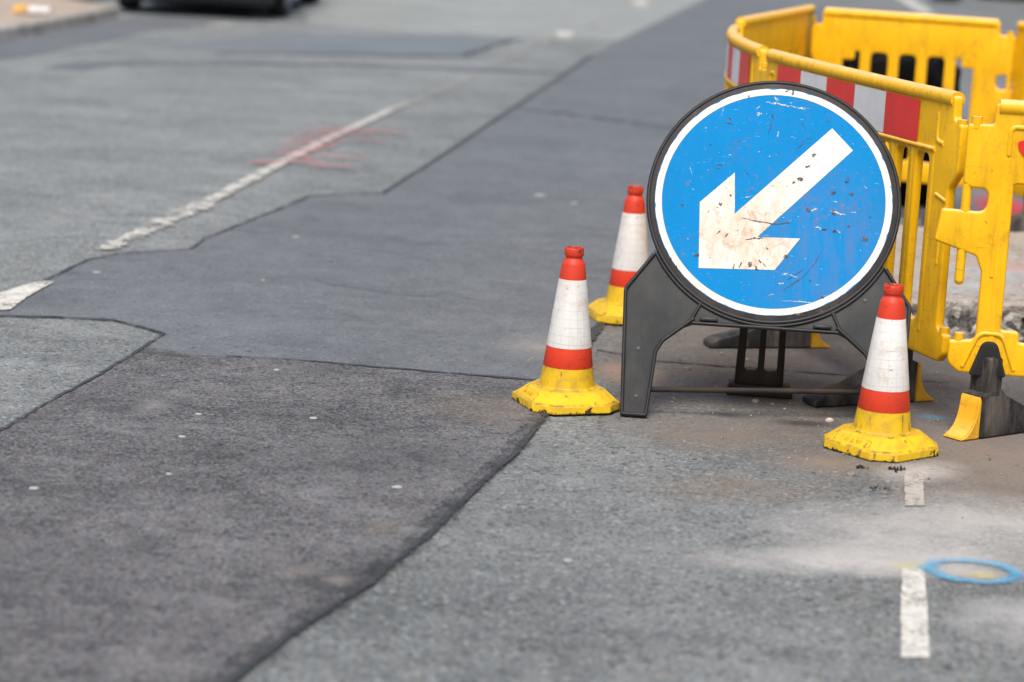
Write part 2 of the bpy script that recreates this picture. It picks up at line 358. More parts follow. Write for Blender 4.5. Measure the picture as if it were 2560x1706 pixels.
M['alloy'] = flat('wheel_alloy', (.50,.50,.52), .35, .8); M['glass'] = flat('car_glass', (.01,.012,.014), .08)
M['lamp_r'] = flat('tail_lamp', (.35,.01,.01), .2); M['plate'] = flat('number_plate', (.7,.55,.05), .5)
M['stone'] = asphalt('grit_stone', (.10,.085,.07), (.40,.35,.30), (.4,.25,.15), .3, 40, 1)
M['pebble'] = flat('pale_pebble', (.55,.46,.38), .8); M['scrapm'] = flat('charred_plastic', (.018,.018,.026), .5)
M['lit_w'] = flat('white_wrapper', (.75,.75,.74), .5); M['lit_o'] = flat('orange_wrapper', (.70,.38,.06), .5)
M['bag'] = NT('dark_bag').done((.030,.034,.045), .7)

# ------------------------------------------------------------------ object helpers
def tag(o, label=None, cat=None, group=None, kind=None):
    if label: o['label'] = label
    if cat: o['category'] = cat
    if group: o['group'] = group
    if kind: o['kind'] = kind
    return o
def empty(name, loc, rz=0, label=None, cat=None, group=None):
    o = bpy.data.objects.new(name, None); C.objects.link(o); o.location = loc; o.rotation_euler = (0, 0, rz)
    o.empty_display_size = .1
    return tag(o, label, cat, group)
def link(name, me, mats, parent=None, smooth=None):
    for q in (mats if isinstance(mats, (list, tuple)) else [mats]):
        if q.name not in me.materials: me.materials.append(q)
    if smooth is not None:
        for p in me.polygons: p.use_smooth = True
        me.set_sharp_from_angle(angle=R(smooth))
    o = bpy.data.objects.new(name, me); C.objects.link(o)
    if parent: o.parent = parent
    return o
def bm_link(name, bm, mats, parent=None, smooth=None):
    me = bpy.data.meshes.new(name); bm.normal_update(); bm.to_mesh(me); bm.free(); return link(name, me, mats, parent, smooth)
def copy_tree(o, parent=None):
    c = o.copy(); C.objects.link(c)
    if parent: c.parent = parent
    for ch in list(o.children): copy_tree(ch, c)
    return c
def fillet(pts, r, n=4):
    "round the corners of a polygon; r is one radius or one per corner"
    out = []; N = len(pts)
    for i, p in enumerate(pts):
        rr = r[i] if isinstance(r, (list, tuple)) else r
        p = Vector(p); a = Vector(pts[i-1])-p; b = Vector(pts[(i+1) % N])-p
        la, lb = a.length, b.length
        if rr <= 0 or la < 1e-6 or lb < 1e-6: out.append(tuple(p)); continue
        a.normalize(); b.normalize(); ang = a.angle(b)
        if ang > 3.1: out.append(tuple(p)); continue
        d = min(rr/math.tan(ang/2), la*.48, lb*.48)
        s, e = p+a*d, p+b*d
        for k in range(n+1):
            t = k/n; out.append(tuple((1-t)**2*s+2*t*(1-t)*p+t*t*e))
    return out
def area2(p): return sum(p[i-1][0]*p[i][1]-p[i][0]*p[i-1][1] for i in range(len(p)))
def offset_poly(p, d):
    "move every side of a closed polygon to its left by d"
    out = []; N = len(p)
    for i in range(N):
        a, b, c = Vector(p[i-1]), Vector(p[i]), Vector(p[(i+1) % N])
        e, f = (b-a), (c-b)
        if e.length < 1e-9 or f.length < 1e-9: out.append(tuple(b)); continue
        e.normalize(); f.normalize(); n1, n2 = Vector((-e.y, e.x)), Vector((-f.y, f.x)); n = n1+n2
        if n.length < 1e-6: out.append(tuple(b+n1*d)); continue
        n.normalize(); k = 1/max(.5, n.dot(n1)); out.append(tuple(b+n*d*k))
    return out
def fill2d(loops):
    vs, es = [], []
    for lp in loops:
        o = len(vs); vs += [Vector(q) for q in lp]; es += [(o+i, o+(i+1) % len(lp)) for i in range(len(lp))]
    r = delaunay_2d_cdt(vs, es, [], 0, 1e-6); pts = r[0]; keep = []
    for t in r[2]:
        cx = sum(pts[i][0] for i in t)/len(t); cy = sum(pts[i][1] for i in t)/len(t); inside = False
        for lp in loops:
            for i in range(len(lp)):
                (x0, y0), (x1, y1) = lp[i-1][:2], lp[i][:2]
                if (y0 > cy) != (y1 > cy) and cx < (x1-x0)*(cy-y0)/(y1-y0)+x0: inside = not inside
        if inside: keep.append(t)
    return pts, keep
def clean(p):
    out = []
    for q in p:
        if not out or (Vector(q)-Vector(out[-1])).length > 2e-4: out.append(q)
    if (Vector(out[0])-Vector(out[-1])).length < 2e-4: out.pop()
    return out
def plate_mesh(name, outline, holes=(), thick=.02, bevel=.005, res=2):
    "flat moulded plate in the XZ plane, extruded along Y, edges rounded"
    loops = []
    for k, p in enumerate([outline]+list(holes)):
        p = clean(p); ccw = area2(p) > 0
        if (k == 0) != ccw: p = p[::-1]
        loops.append(p)
    bm = bmesh.new(); h = thick/2; prof = []
    for q in range(res+1):
        a = math.pi/2*q/res; prof.append((bevel*(1-math.cos(a)), h-bevel+bevel*math.sin(a)))
    top = []
    for p in loops:
        rings = [[bm.verts.new((x, -yy, z)) for x, z in (offset_poly(p, d) if d > 0 else p)] for d, yy in prof]
        back = [[bm.verts.new((x, yy, z)) for x, z in (offset_poly(p, d) if d > 0 else p)] for d, yy in prof]
        seq = back[::-1]+rings; N = len(p)
        for a, b in zip(seq, seq[1:]):
            for i in range(N): bm.faces.new((a[i], a[(i+1) % N], b[(i+1) % N], b[i]))
        top.append(offset_poly(p, bevel))
    pts, tris = fill2d(top)
    for sgn in (-1, 1):
        vv = [bm.verts.new((q[0], sgn*h, q[1])) for q in pts]
        for t in tris:
            try: bm.faces.new([vv[i] for i in t])
            except ValueError: pass
    bmesh.ops.remove_doubles(bm, verts=bm.verts, dist=1e-5)
    bmesh.ops.recalc_face_normals(bm, faces=bm.faces)
    me = bpy.data.meshes.new(name); bm.to_mesh(me); bm.free(); return me
def tube_mesh(name, pts, r, closed=False, res=4):
    cu = bpy.data.curves.new(name, 'CURVE'); cu.dimensions = '3D'
    s = cu.splines.new('POLY'); s.points.add(len(pts)-1)
    for p, q in zip(s.points, pts): p.co = (*q, 1)
    s.use_cyclic_u = closed; cu.bevel_depth = r; cu.bevel_resolution = res; cu.use_fill_caps = True
    o = bpy.data.objects.new(name, cu); C.objects.link(o)
    dg = bpy.context.evaluated_depsgraph_get()
    me = bpy.data.meshes.new_from_object(o.evaluated_get(dg)); bpy.data.objects.remove(o); bpy.data.curves.remove(cu)
    me.materials.clear(); return me
def merge(name, meshes, mats):
    "several meshes of one part into one; mats gives the material of each"
    bm = bmesh.new(); used = []
    for me, mt in zip(meshes, mats):
        n0 = len(bm.faces); bm.from_mesh(me); bm.faces.ensure_lookup_table()
        if mt not in used: used.append(mt)
        for f in bm.faces[n0:]: f.material_index = used.index(mt)
        bpy.data.meshes.remove(me)
    me = bpy.data.meshes.new(name); bm.to_mesh(me); bm.free()
    for q in used: me.materials.append(q)
    return me
def box_mesh(name, x0, x1, y0, y1, z0, z1, bev=.004, seg=2):
    bm = bmesh.new(); bmesh.ops.create_cube(bm, size=1)
    for v in bm.verts: v.co = ((x0+x1)/2+v.co.x*(x1-x0), (y0+y1)/2+v.co.y*(y1-y0), (z0+z1)/2+v.co.z*(z1-z0))
    if bev: bmesh.ops.bevel(bm, geom=list(bm.edges), offset=bev, segments=seg, profile=.5, affect='EDGES')
    me = bpy.data.meshes.new(name); bm.to_mesh(me); bm.free(); return me
def lathe_mesh(name, prof, n=64, cap=False):
    bm = bmesh.new(); rings = []
    for r, z in prof: rings.append([bm.verts.new((r*math.cos(2*math.pi*k/n), r*math.sin(2*math.pi*k/n), z)) for k in range(n)])
    for a, b in zip(rings, rings[1:]):
        for k in range(n): bm.faces.new((a[k], a[(k+1) % n], b[(k+1) % n], b[k]))
    me = bpy.data.meshes.new(name); bm.normal_update(); bm.to_mesh(me); bm.free(); return me
def text_mesh(name, s, size, ext=.001):
    cu = bpy.data.curves.new(name, 'FONT'); cu.body = s; cu.size = size; cu.extrude = ext; cu.align_x = 'CENTER'; cu.align_y = 'CENTER'
    o = bpy.data.objects.new(name, cu); C.objects.link(o)
    dg = bpy.context.evaluated_depsgraph_get()
    me = bpy.data.meshes.new_from_object(o.evaluated_get(dg)); bpy.data.objects.remove(o); bpy.data.curves.remove(cu)
    me.materials.clear(); return me
def xform(me, mat): me.transform(mat); return me

# ------------------------------------------------------------------ the ground
def jitter(poly, step, amp, closed=True, seed=0.0):
    out = []; N = len(poly)
    for i in range(N if closed else N-1):
        a, b = Vector((*poly[i], 0)), Vector((*poly[(i+1) % N], 0)); L = (b-a).length
        st = max(step, L/60); k = max(1, int(L/st)); nrm = Vector((-(b-a).y, (b-a).x, 0)).normalized() if L > 0 else Vector()
        for j in range(k):
            p = a.lerp(b, j/k)
            d = mn.noise(Vector((p.x*5+seed, p.y*5, .3)))*amp+mn.noise(Vector((p.x*30+seed, p.y*30, 1.7)))*amp*.8
            out.append(tuple((p+nrm*d)[:2]))
    if not closed: out.append(tuple(poly[-1]))
    return out
def sheet(name, poly, z, mat, step=.03, amp=.0028, skirt=True, kind='structure', seed=0.):
    p = jitter(poly, step, amp, True, seed)
    p = clean(p); bm = bmesh.new(); pts, tris = fill2d([p]); vs = [bm.verts.new((q[0], q[1], z)) for q in pts]
    for t in tris:
        f = bm.faces.new([vs[i] for i in t]); f.normal_update()
        if f.normal.z < 0: f.normal_flip()
    if skirt:
        hi = [bm.verts.new((x, y, z)) for x, y in p]; lo = [bm.verts.new((x, y, -.004)) for x, y in p]; N = len(p)
        if area2(p) < 0: hi, lo = hi[::-1], lo[::-1]
        for i in range(N): bm.faces.new((hi[i], lo[i], lo[(i+1) % N], hi[(i+1) % N]))
    return tag(bm_link(name, bm, mat), kind=kind)
def ribbon(name, line, width, z, mat, step=.02, amp=.004, kind='structure', seed=0., wj=.5):
    p = jitter(line, step, amp, False, seed); bm = bmesh.new(); L = []; N = len(p)
    for i in range(N):
        a = Vector((*p[max(0, i-1)], 0)); b = Vector((*p[min(N-1, i+1)], 0)); d = (b-a).normalized(); nr = Vector((-d.y, d.x, 0))
        q = Vector((*p[i], z)); wd = width[0]+(width[1]-width[0])*i/(N-1) if isinstance(width, tuple) else width
        w1 = wd*.5*(1+wj*mn.noise(Vector((q.x*14+seed, q.y*14, 5)))+wj*mn.noise(Vector((q.x*50, q.y*50+seed, 5))))
        w2 = wd*.5*(1+wj*mn.noise(Vector((q.x*14+seed, q.y*14, 9)))+wj*mn.noise(Vector((q.x*50, q.y*50+seed, 9))))
        L.append((bm.verts.new(q+nr*w1), bm.verts.new(q-nr*w2)))
    for a, b in zip(L, L[1:]): bm.faces.new((a[1], b[1], b[0], a[0]))
    return tag(bm_link(name, bm, mat), kind=kind)

bm = bmesh.new()
for a in ((-300,-100), (300,-100), (300,600), (-300,600)): bm.verts.new((*a, 0))
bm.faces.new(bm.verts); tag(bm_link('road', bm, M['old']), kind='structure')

P1_left = [(2.664,35.48),(2.233,32.74),(1.405,27.58),(.906,24.45),(.593,22.22),(.29,19.76),(-.157,16.29),(-.469,13.77),(-.69,12.14),(-.88,12.03),(-1.04,11.87),(-1.138,11.36),(-1.259,10.82),(-1.355,10.37),(-1.369,10.06),(-1.517,9.95),(-1.643,9.84),(-1.735,9.65),(-1.806,9.12),(-1.871,8.66)]
P1_low = [(-2.5,8.25),(-1.989,8.354),(-1.812,8.388),(-1.618,8.418),(-1.417,8.417),(-1.309,8.323),(-1.204,8.215)]
P12 = [(-1.226,7.991),(-1.064,7.886),(-.906,7.898),(-.76,7.893),(-.509,7.85),(-.248,7.811),(.17,7.75)]
PR_low = [(-.9,3.4),(-.665,4.241),(-.534,4.682),(-.421,5.07),(-.358,5.24),(-.291,5.422),(-.232,5.651),(-.169,5.899),(-.08,6.309),(.022,6.725),(.104,7.2),(.17,7.75)]
PR_up = [(.17,7.75),(.216,8.0),(.298,8.689),(.344,8.919),(.56,10.2),(.78,11.6),(1.35,15.5),(2.3,21.5),(3.3,27.5),(4.3,34)]
P2_left = [(-1.204,8.215),(-1.256,7.82),(-1.302,7.508),(-1.375,7.106),(-1.442,6.689),(-1.518,6.241),(-1.9,4.6),(-2.3,3.4)]
sheet('asphalt_patch', P1_left+[(-2.5,8.5)]+P1_low+P12+PR_up[1:], .006, M['new'], seed=1)
sheet('asphalt_patch', P2_left+PR_low+P12[::-1], .0063, M['patch'], seed=2)
sheet('asphalt_patch', [(-3.231,20.45),(-2.409,20.34),(-1.538,20.89),(-.554,21.37),(-.334,22.76),(-.044,24.3),(-1.32,23.57),(-2.438,22.9)], .004, M['patch_far'], .1, .02, seed=3)
sheet('asphalt_patch', [(-4.25,18.2),(-3.95,19.0),(-3.70,20.66),(-3.5,22.5),(-3.05,23.87),(-2.55,25.4),(-2.9,25.5),(-3.9,24.3),(-4.05,23.3),(-4.30,21.9),(-4.46,20.4)], .004, M['new'], .1, .02, seed=4)
sheet('asphalt_patch', [(.1,24.2),(1.0,24.6),(1.5,27.6),(2.3,32.7),(2.8,36.5),(4.0,45),(-2.2,45),(-3.0,30),(-2.2,24.6),(-1.0,24.3)], .004, M['pale'], .1, .03, seed=5)
ribbon('tar_seam', P1_left[4:], (.04,.014), .0095, M['tar'], .03, .005, seed=1)
ribbon('tar_seam', [(-2.5,8.25)]+P1_low[1:], .012, .0095, M['tar'], seed=2)
ribbon('tar_seam', P2_left, .014, .0095, M['tar'], seed=3)
ribbon('tar_seam', [(-.95,7.892)]+P12[3:], (.008,.028), .0095, M['tar'], amp=.006, seed=4)
ribbon('tar_seam', [(x-.012, y+.004) for x, y in PR_low], (.085,.05), .0088, M['smear'], .015, .003, seed=15)
ribbon('tar_seam', PR_low, (.022,.016), .0095, M['tar'], .015, .0025, seed=5)
ribbon('tar_seam', PR_up[:7], .036, .0078, M['tar'], .02, .006, seed=6)
ribbon('tar_seam', [(.3,8.36),(.51,8.21),(.791,8.186),(1.167,8.143),(1.5,8.1)], .014, .004, M['tar'], amp=.01, seed=7, wj=.8)
ribbon('tar_seam', [(-3.449,18.1),(-3.345,18.83),(-2.626,19.27),(-1.803,19.72),(-.751,20.0),(.294,20.19)], (.34,.26), .004, M['new'], .1, .02, seed=8)
ribbon('tar_seam', [(-2.6,20.3),(-1.538,20.89),(-.554,21.37),(-.334,22.76),(-.15,23.7)], .05, .0085, M['tar'], .06, .02, seed=9, wj=.7)
ribbon('tar_seam', [(-.2,16.9),(.2,16.75),(.75,16.3),(1.25,15.8)], .16, .008, M['smear'], .05, .03, seed=10, wj=.8)
ribbon('tar_seam', [(-.79,9.46),(-.6,9.3),(-.45,9.22),(-.28,9.25),(-.1,9.2)], .005, .008, M['tar'], .02, .03, seed=11, wj=1.)
# markings
sheet('centre_line', [(-2.4,7.9),(-1.80,8.50),(-1.794,8.745),(-1.757,9.09),(-1.813,9.10),(-1.903,8.82),(-2.02,8.52),(-2.6,7.95)], .012, M['white_line'], .02, .008, False, seed=1)
ribbon('centre_line', [(-1.72,9.93),(-1.646,10.354),(-1.578,10.98),(-1.486,11.45)], (.085,.11), .012, M['worn_line'], .03, .01, seed=2, wj=.9)
ribbon('centre_line', [(-1.486,11.49),(-1.365,12.649),(-1.166,14.343),(-.894,16.34),(-.80,16.8)], (.075,.06), .012, M['fade_line'], .05, .006, seed=3, wj=.4)
ribbon('centre_line', [(-.90,16.3),(-.756,17.138),(-.577,18.178),(-.4,19.4)], .06, .012, M['tan_line'], .05, .01, seed=4, wj=.6)
ribbon('centre_line', [(-.3,20.5),(.1,23.2),(.3,24.6)], .07, .012, M['tan_line'], .05, .01, seed=5, wj=.6)
sheet('centre_line', [(.26,24.5),(.42,24.4),(.46,25.3),(.31,25.3)], .012, M['white_line'], .06, .03, False, seed=6)
sheet('centre_line', [(.58,26.0),(.70,26.0),(.80,27.0),(.70,27.0)], .012, M['tan_line'], .06, .03, False, seed=7)
sheet('centre_line', [(1.33,31.2),(1.50,31.2),(1.56,32.6),(1.38,32.6)], .012, M['white_line'], .06, .03, False, seed=8)
for q in ((-3.02,23.7,.18,.5), (-2.78,25.0,.15,.4), (-2.6,25.8,.15,.8)):
    x, y, a, b = q; sheet('road_marking', [(x-a/2,y-b/2),(x+a/2,y-b/2),(x+a/2+.05,y+b/2),(x-a/2+.05,y+b/2)], .012, M['worn_line'], .06, .03, False, seed=x)
sheet('road_marking', [(.884,5.06),(.949,5.07),(1.049,5.776),(.992,5.765)], .004, M['white_line'], .01, .003, False, seed=9)
sheet('road_marking', [(1.093,6.388),(1.147,6.399),(1.204,6.79),(1.149,6.78)], .004, M['ghost_line'], .01, .003, False, seed=10)
sheet('road_marking', [(5.35,33.4),(5.55,33.4),(6.0,40),(5.8,40)], .004, M['white_line'], .06, .02, False, seed=11)
# spray paint on the road
rr = random.Random(5)
bm = bmesh.new()
STROKES = [(-1.34,14.87,-.9,15.01),(-1.35,14.66,-.91,14.78),(-.95,14.98,-.71,14.88),(-1.39,14.4,-1.05,14.47),(-.99,14.43,-.81,14.4),(-1.4,14.12,-1.1,14.19),(-1.4,13.85,-1.1,13.92),(-1.41,13.56,-1.14,13.75),(-1.36,13.44,-1.16,13.4),(-1.48,13.0,-1.28,13.15),(-1.3,13.18,-1.08,13.19),(-1.07,13.48,-.86,13.49),(-1.15,13.06,-.91,13.05),(-1.24,13.2,-1.08,13.6),(-1.17,13.8,-1.03,14.29)]
for i, (x0, y0, x1, y1) in enumerate(STROKES):
    L = []
    for j in range(15):
        t = j/14; x = x0+(x1-x0)*t; yc = y0+(y1-y0)*t+.02*mn.noise(Vector((x*6, i, 0)))
        wd = .055*(1-abs(2*t-1)**3*.6)*(1+.3*mn.noise(Vector((x*20, i, 4))))
        L.append((bm.verts.new((x, yc-wd, .0162+.0003*i)), bm.verts.new((x, yc+wd, .0162+.0003*i))))
    for a, b in zip(L, L[1:]): bm.faces.new((a[0], b[0], b[1], a[1]))
tag(bm_link('red_spray_marking', bm, M['spray_red']), kind='structure')
bm = bmesh.new(); L = []
for k in range(73):
    a = 2*math.pi*k/72; c, s = math.cos(a), math.sin(a)
    q = 1+.05*mn.noise(Vector((c*2, s*2, 3))); wv = .20+.06*mn.noise(Vector((c*3, s*3, 8)))
    L.append([bm.verts.new((1.168+.128*c*f-.01*s, 5.765+.112*s*f, .008)) for f in (q*.60, q*1.22)])
for a, b in zip(L, L[1:]): bm.faces.new((a[0], a[1], b[1], b[0]))
tag(bm_link('blue_spray_ring', bm, M['spray_blue']), kind='structure')

# pavement and kerb on the far left
kx = [(-4.66,18.5),(-4.53,19.86),(-4.44,20.43),(-4.27,21.86),(-4.10,23.44),(-4.06,24.0),(-4.75,24.8),(-4.72,26.5),(-2.9,40),(.2,60)]
bm = bmesh.new()
a = [bm.verts.new((x-.13, y, .11)) for x, y in kx]; b = [bm.verts.new((-40, y, .11)) for x, y in kx]
for i in range(len(kx)-1): bm.faces.new((b[i], a[i], a[i+1], b[i+1]))
tag(bm_link('pavement', bm, M['paving']), kind='structure')
prof = [(-.13,-.02),(-.13,.115),(-.02,.115),(0,.095),(.012,-.02)]
bm = bmesh.new(); L = [[bm.verts.new((x+p, y, z)) for p, z in prof] for x, y in kx]
for i in range(len(kx)-1):
    for j in range(len(prof)-1): bm.faces.new((L[i][j], L[i][j+1], L[i+1][j+1], L[i+1][j]))
tag(bm_link('kerb', bm, M['kerbst']), kind='structure')
# ------------------------------------------------------------------ the sign
SG = empty('direction_sign', (.774, 7.282, 0), R(-5), 'round blue sign with white arrow pointing down to the left on a black frame', 'road sign')
TILT = Matrix.Rotation(R(-24), 4, 'X')           # the front frame leans back
CX, CZ, RP, RF = 0.0, .722, .3725, .396
def ring_pts(r, n=96, a0=0, a1=2*math.pi, cx=CX, cz=CZ, close=True):
    return [(cx+r*math.cos(a0+(a1-a0)*k/n), cz+r*math.sin(a0+(a1-a0)*k/n)) for k in range(n if close else n+1)]
def lean(me): return xform(me, TILT)
def at3(pts, y): return [(x, y, z) for x, z in pts]
half = [(-.360,.532),(-.446,.410),(-.428,.004),(-.347,.004),(-.331,.212),(-.312,.247),(-.252,.297),(-.226,.309)]
ang = math.atan2(.532-CZ, -.360)
arc = ring_pts(RF-.004, 40, ang+2*math.pi if ang < 0 else ang, math.pi*2-(math.pi+ang)+0, close=False)
# lower body: both legs and the bridge under the disc, one moulding
a0 = math.pi+math.atan2(CZ-.532, .360); a1 = 2*math.pi-math.atan2(CZ-.532, .360)
arc = ring_pts(RF-.012, 40, a0, a1, close=False)
outline = half+[(-x, z) for x, z in half[::-1]]+arc[::-1]
meshes, mats = [], []
me = plate_mesh('f', outline, (), .020, .004); meshes.append(me); mats.append(M['legpanel'])
me = plate_mesh('f', ring_pts(RF), (), .030, .008, 3); meshes.append(me); mats.append(M['frame'])
y = -.013
def rib(pts, r=.0062, closed=False, yy=y): meshes.append(tube_mesh('r', at3(pts, yy), r, closed)); mats.append(M['rib'])
rib(ring_pts(RF-.003), .0065, True, -.012)
for s in (-1, 1):
    leg = fillet([(s*.362,.524),(s*.442,.408),(s*.424,.008),(s*.350,.008),(s*.334,.212),(s*.314,.249),(s*.256,.299),(s*.222,.326)], [0,.03,.005,.005,.03,.03,.02,0])
    rib(leg, .0058)
    rib([(s*.232,.318),(s*.203,.378)], .0055)                # rib up to the disc
    ar = ring_pts(RF+.008, 20, math.pi+.50 if s < 0 else 2*math.pi-.50, math.pi+1.03 if s < 0 else 2*math.pi-1.03, close=False)
    rib([(x, z) for x, z in ar], .005)
rib([(-.226,.311),(.226,.311)], .0062)
rib(ring_pts(RF+.008, 24, math.pi+1.05, 2*math.pi-1.05, close=False), .005)
link('frame', merge('frame', [lean(q) for q in meshes], mats), [], SG, 40)
for s in (-1, 1):
    link('clip', lean(box_mesh('clip', s*.176-.028, s*.176+.028, -.024, -.010, .318, .331, .005)), M['rib'], SG, 40)
for (x, z) in ((-.388,.218),(-.384,.066),(.304,.42),(.388,.20)):
    me = lathe_mesh('screw', [(.0055,-.001),(.0055,.0022),(.003,.0024),(.0025,.0010),(.0001,.0010)], 14)
    xform(me, Matrix.Translation((x, -.0102, z)) @ Matrix.Rotation(R(90), 4, 'X')); link('screw', lean(me), M['screw'], SG, 40)
# plate: local x across, local y up its face
FACE = TILT @ Matrix.Translation((0, -.0152, 0)) @ Matrix.Rotation(R(90), 4, 'X')
def face_obj(name, polys, z, mat, parent, t=.0006):
    bm = bmesh.new()
    for p in polys:
        vs = [bm.verts.new((x, yv, z)) for x, yv in p]; f = bm.faces.new(vs); f.normal_update()
        if f.normal.z < 0: f.normal_flip()
    me_o = bm_link(name, bm, mat, parent); me_o.matrix_parent_inverse = Matrix()
    return me_o
plate = face_obj('sign_plate', [ring_pts(RP)], 0, M['blue'], SG); plate.matrix_local = FACE
bm = bmesh.new(); A = []
for k in range(180):
    a = 2*math.pi*k/180; c, s = math.cos(a), math.sin(a)
    ro = RP-.001-.006*max(0, mn.noise(Vector((c*9, s*9, 2)))-.15)-.010*max(0, mn.noise(Vector((c*22, s*22, 6)))-.25)*(1.6 if s > .5 else 1)
    A.append((bm.verts.new((CX+.3505*c, CZ+.3505*s, .001)), bm.verts.new((CX+ro*c, CZ+ro*s, .001))))
for k in range(180):
    a, b = A[k], A[(k+1) % 180]; bm.faces.new((a[0], a[1], b[1], b[0]))
bm_link('white_border', bm, M['white'], plate)
arrow = [(.170,.973),(.239,.904),(-.043,.601),(.091,.605),(.018,.498),(-.219,.488),(-.230,.703),(-.127,.807),(-.118,.672)]
bm = bmesh.new(); bm.faces.new([bm.verts.new((x, yv, .001)) for x, yv in arrow]); bmesh.ops.recalc_face_normals(bm, faces=bm.faces)
for f in bm.faces:
    if f.normal.z < 0: f.normal_flip()
bmesh.ops.triangulate(bm, faces=bm.faces[:]); bm_link('arrow', bm, M['white'], plate)
rr = random.Random(11)
def fleck(x, yv, a, b, rot, n=12):
    pts = []
    for k in range(n):
        t = 2*math.pi*k/n; q = rr.uniform(.3, 1.15); px, py = a*q*math.cos(t), b*q*math.sin(t)
        pts.append((x+px*math.cos(rot)-py*math.sin(rot), yv+px*math.sin(rot)+py*math.cos(rot)))
    return pts
def scr(x0, y0, x1, y1, wd, n=10, bow=0):
    a, b = Vector((x0, y0)), Vector((x1, y1)); d = (b-a).normalized(); nr = Vector((-d.y, d.x)); up_, dn = [], []
    for k in range(n+1):
        t = k/n; p = a.lerp(b, t)+nr*(bow*4*t*(1-t)+rr.uniform(-1, 1)*wd*.5); h = wd*.5*rr.uniform(.3, 1.2)*(1-abs(2*t-1)**3)+.0002
        up_.append(tuple(p+nr*h)); dn.append(tuple(p-nr*h))
    return up_+dn[::-1]
def pl(x, yv): # photo-plate coordinates used while measuring: the face spans about (-.37 .. .37)
    return (x, yv)
dark = [(.117,.880,.010,.007,.4),(.103,.842,.011,.006,.5),(.082,.800,.014,.010,.3),(.058,.786,.006,.005,0),(-.165,.700,.006,.008,.2),(-.135,.73,.007,.005,1),
        (-.200,.675,.005,.004,0),(.185,.760,.013,.008,-.3),(.245,.762,.012,.006,.2),(.225,.80,.007,.004,0),(.23,.81,.004,.01,.5),(.29,.615,.013,.010,-.2),
        (.20,.635,.012,.005,0),(.11,.70,.007,.009,.2),(.19,.695,.005,.010,.3),(.165,.64,.008,.004,0),(-.155,.985,.007,.005,0),(.155,1.0,.005,.008,.3),(-.02,1.0,.006,.006,0),
        (-.23,.53,.011,.008,0),(-.21,.895,.004,.004,0),(-.14,.60,.012,.003,1.0),(-.165,.608,.012,.004,.9),(-.04,.50,.004,.012,.4),(-.06,.51,.009,.009,0),(-.09,.505,.003,.011,-.3),
        (-.015,.512,.012,.003,-.9),(-.03,.522,.010,.003,-.8),(-.11,.50,.002,.012,-.2),(.05,.545,.010,.007,.4),(-.01,.565,.004,.004,0),(.13,.47,.006,.005,0),(.17,.42,.010,.005,-.5),(.24,.655,.006,.004,0),(.305,.69,.005,.003,0),
        (-.285,.69,.006,.005,0),(-.10,1.062,.006,.004,0),(.04,1.083,.006,.010,0),(.02,1.087,.008,.004,.3),(.10,.36,.018,.004,.05),(.17,.374,.007,.006,0),(-.29,.49,.010,.004,-.7),(-.31,.515,.008,.003,-.7)]
lines = [(-.02,.995,-.03,.94,.0022,0),(.02,.65,-.10,.66,.004,.004),(.06,.655,-.01,.645,.003,0),(-.08,.59,-.02,.60,.005,0),(.035,.43,.16,.57,.0022,-.018),(.06,.47,.105,.505,.0022,0),(.075,.92,.115,.935,.0015,.006),(.06,.90,.085,.925,.0015,-.004),(-.10,.82,-.08,.80,.0015,0),(.07,.99,.09,.96,.0012,0),(-.19,.83,-.165,.83,.002,0),(-.19,.82,-.17,.818,.002,0),(-.17,.97,-.14,.968,.002,0)]
chips = [fleck(*q) for q in dark]+[scr(*q[:4], q[4], 10, q[5]) for q in lines]
for k in range(60):
    a, q = rr.uniform(0, 6.28), .33*math.sqrt(rr.random()); s = rr.uniform(.0012, .0035)
    chips.append(fleck(q*math.cos(a)+.04, CZ+q*math.sin(a), s, s*rr.uniform(.4, 1), rr.uniform(0, 3), 6))
tag(face_obj('paint_chips', chips, .002, M['chip'], plate), kind='stuff')
wl = [(-.045,1.048,.03,1.036,.007,0),(.02,1.04,.085,1.030,.006,0),(.04,1.036,.10,1.034,.004,0),(-.075,1.02,-.06,1.035,.003,0),(-.07,1.0,-.055,1.012,.009,0),(-.11,1.065,-.09,1.067,.003,0),(-.02,1.062,.0,1.055,.010,0),
      (-.18,.99,-.175,1.02,.002,.002),(.12,.70,.14,.705,.008,0),(.18,.70,.23,.690,.005,0),(.245,.70,.26,.70,.004,0),(.135,.645,.155,.64,.006,0),(.20,.64,.215,.63,.005,0),(.04,.485,.06,.49,.006,0),(.06,.487,.09,.478,.004,0),(.03,.455,.05,.457,.004,0),(.005,.415,.02,.42,.004,0),(.045,.40,.15,.402,.003,0),
      (-.23,.605,-.205,.60,.003,0),(-.10,.725,-.06,.735,.002,0),(-.05,.685,-.04,.70,.003,0),(.05,.70,.055,.72,.004,0),(.19,.93,.2,.955,.002,0),(-.27,.82,-.26,.79,.002,0),(.0,.93,-.0,.955,.004,0),(-.15,.865,-.14,.863,.003,0),(.28,.79,.29,.78,.002,0),(.19,.735,.2,.728,.003,0)]
fl = [scr(*q[:4], q[4], 8, q[5]) for q in wl]
for k in range(70):
    a, q = rr.uniform(0, 6.28), .34*math.sqrt(rr.random()); s = rr.uniform(.001, .0028)
    fl.append(fleck(q*math.cos(a), CZ+q*math.sin(a), s*rr.uniform(1, 2.5), s*.6, rr.uniform(-.6, .6), 6))
tag(face_obj('scratches', fl, .0015, M['flake'], plate), kind='stuff')
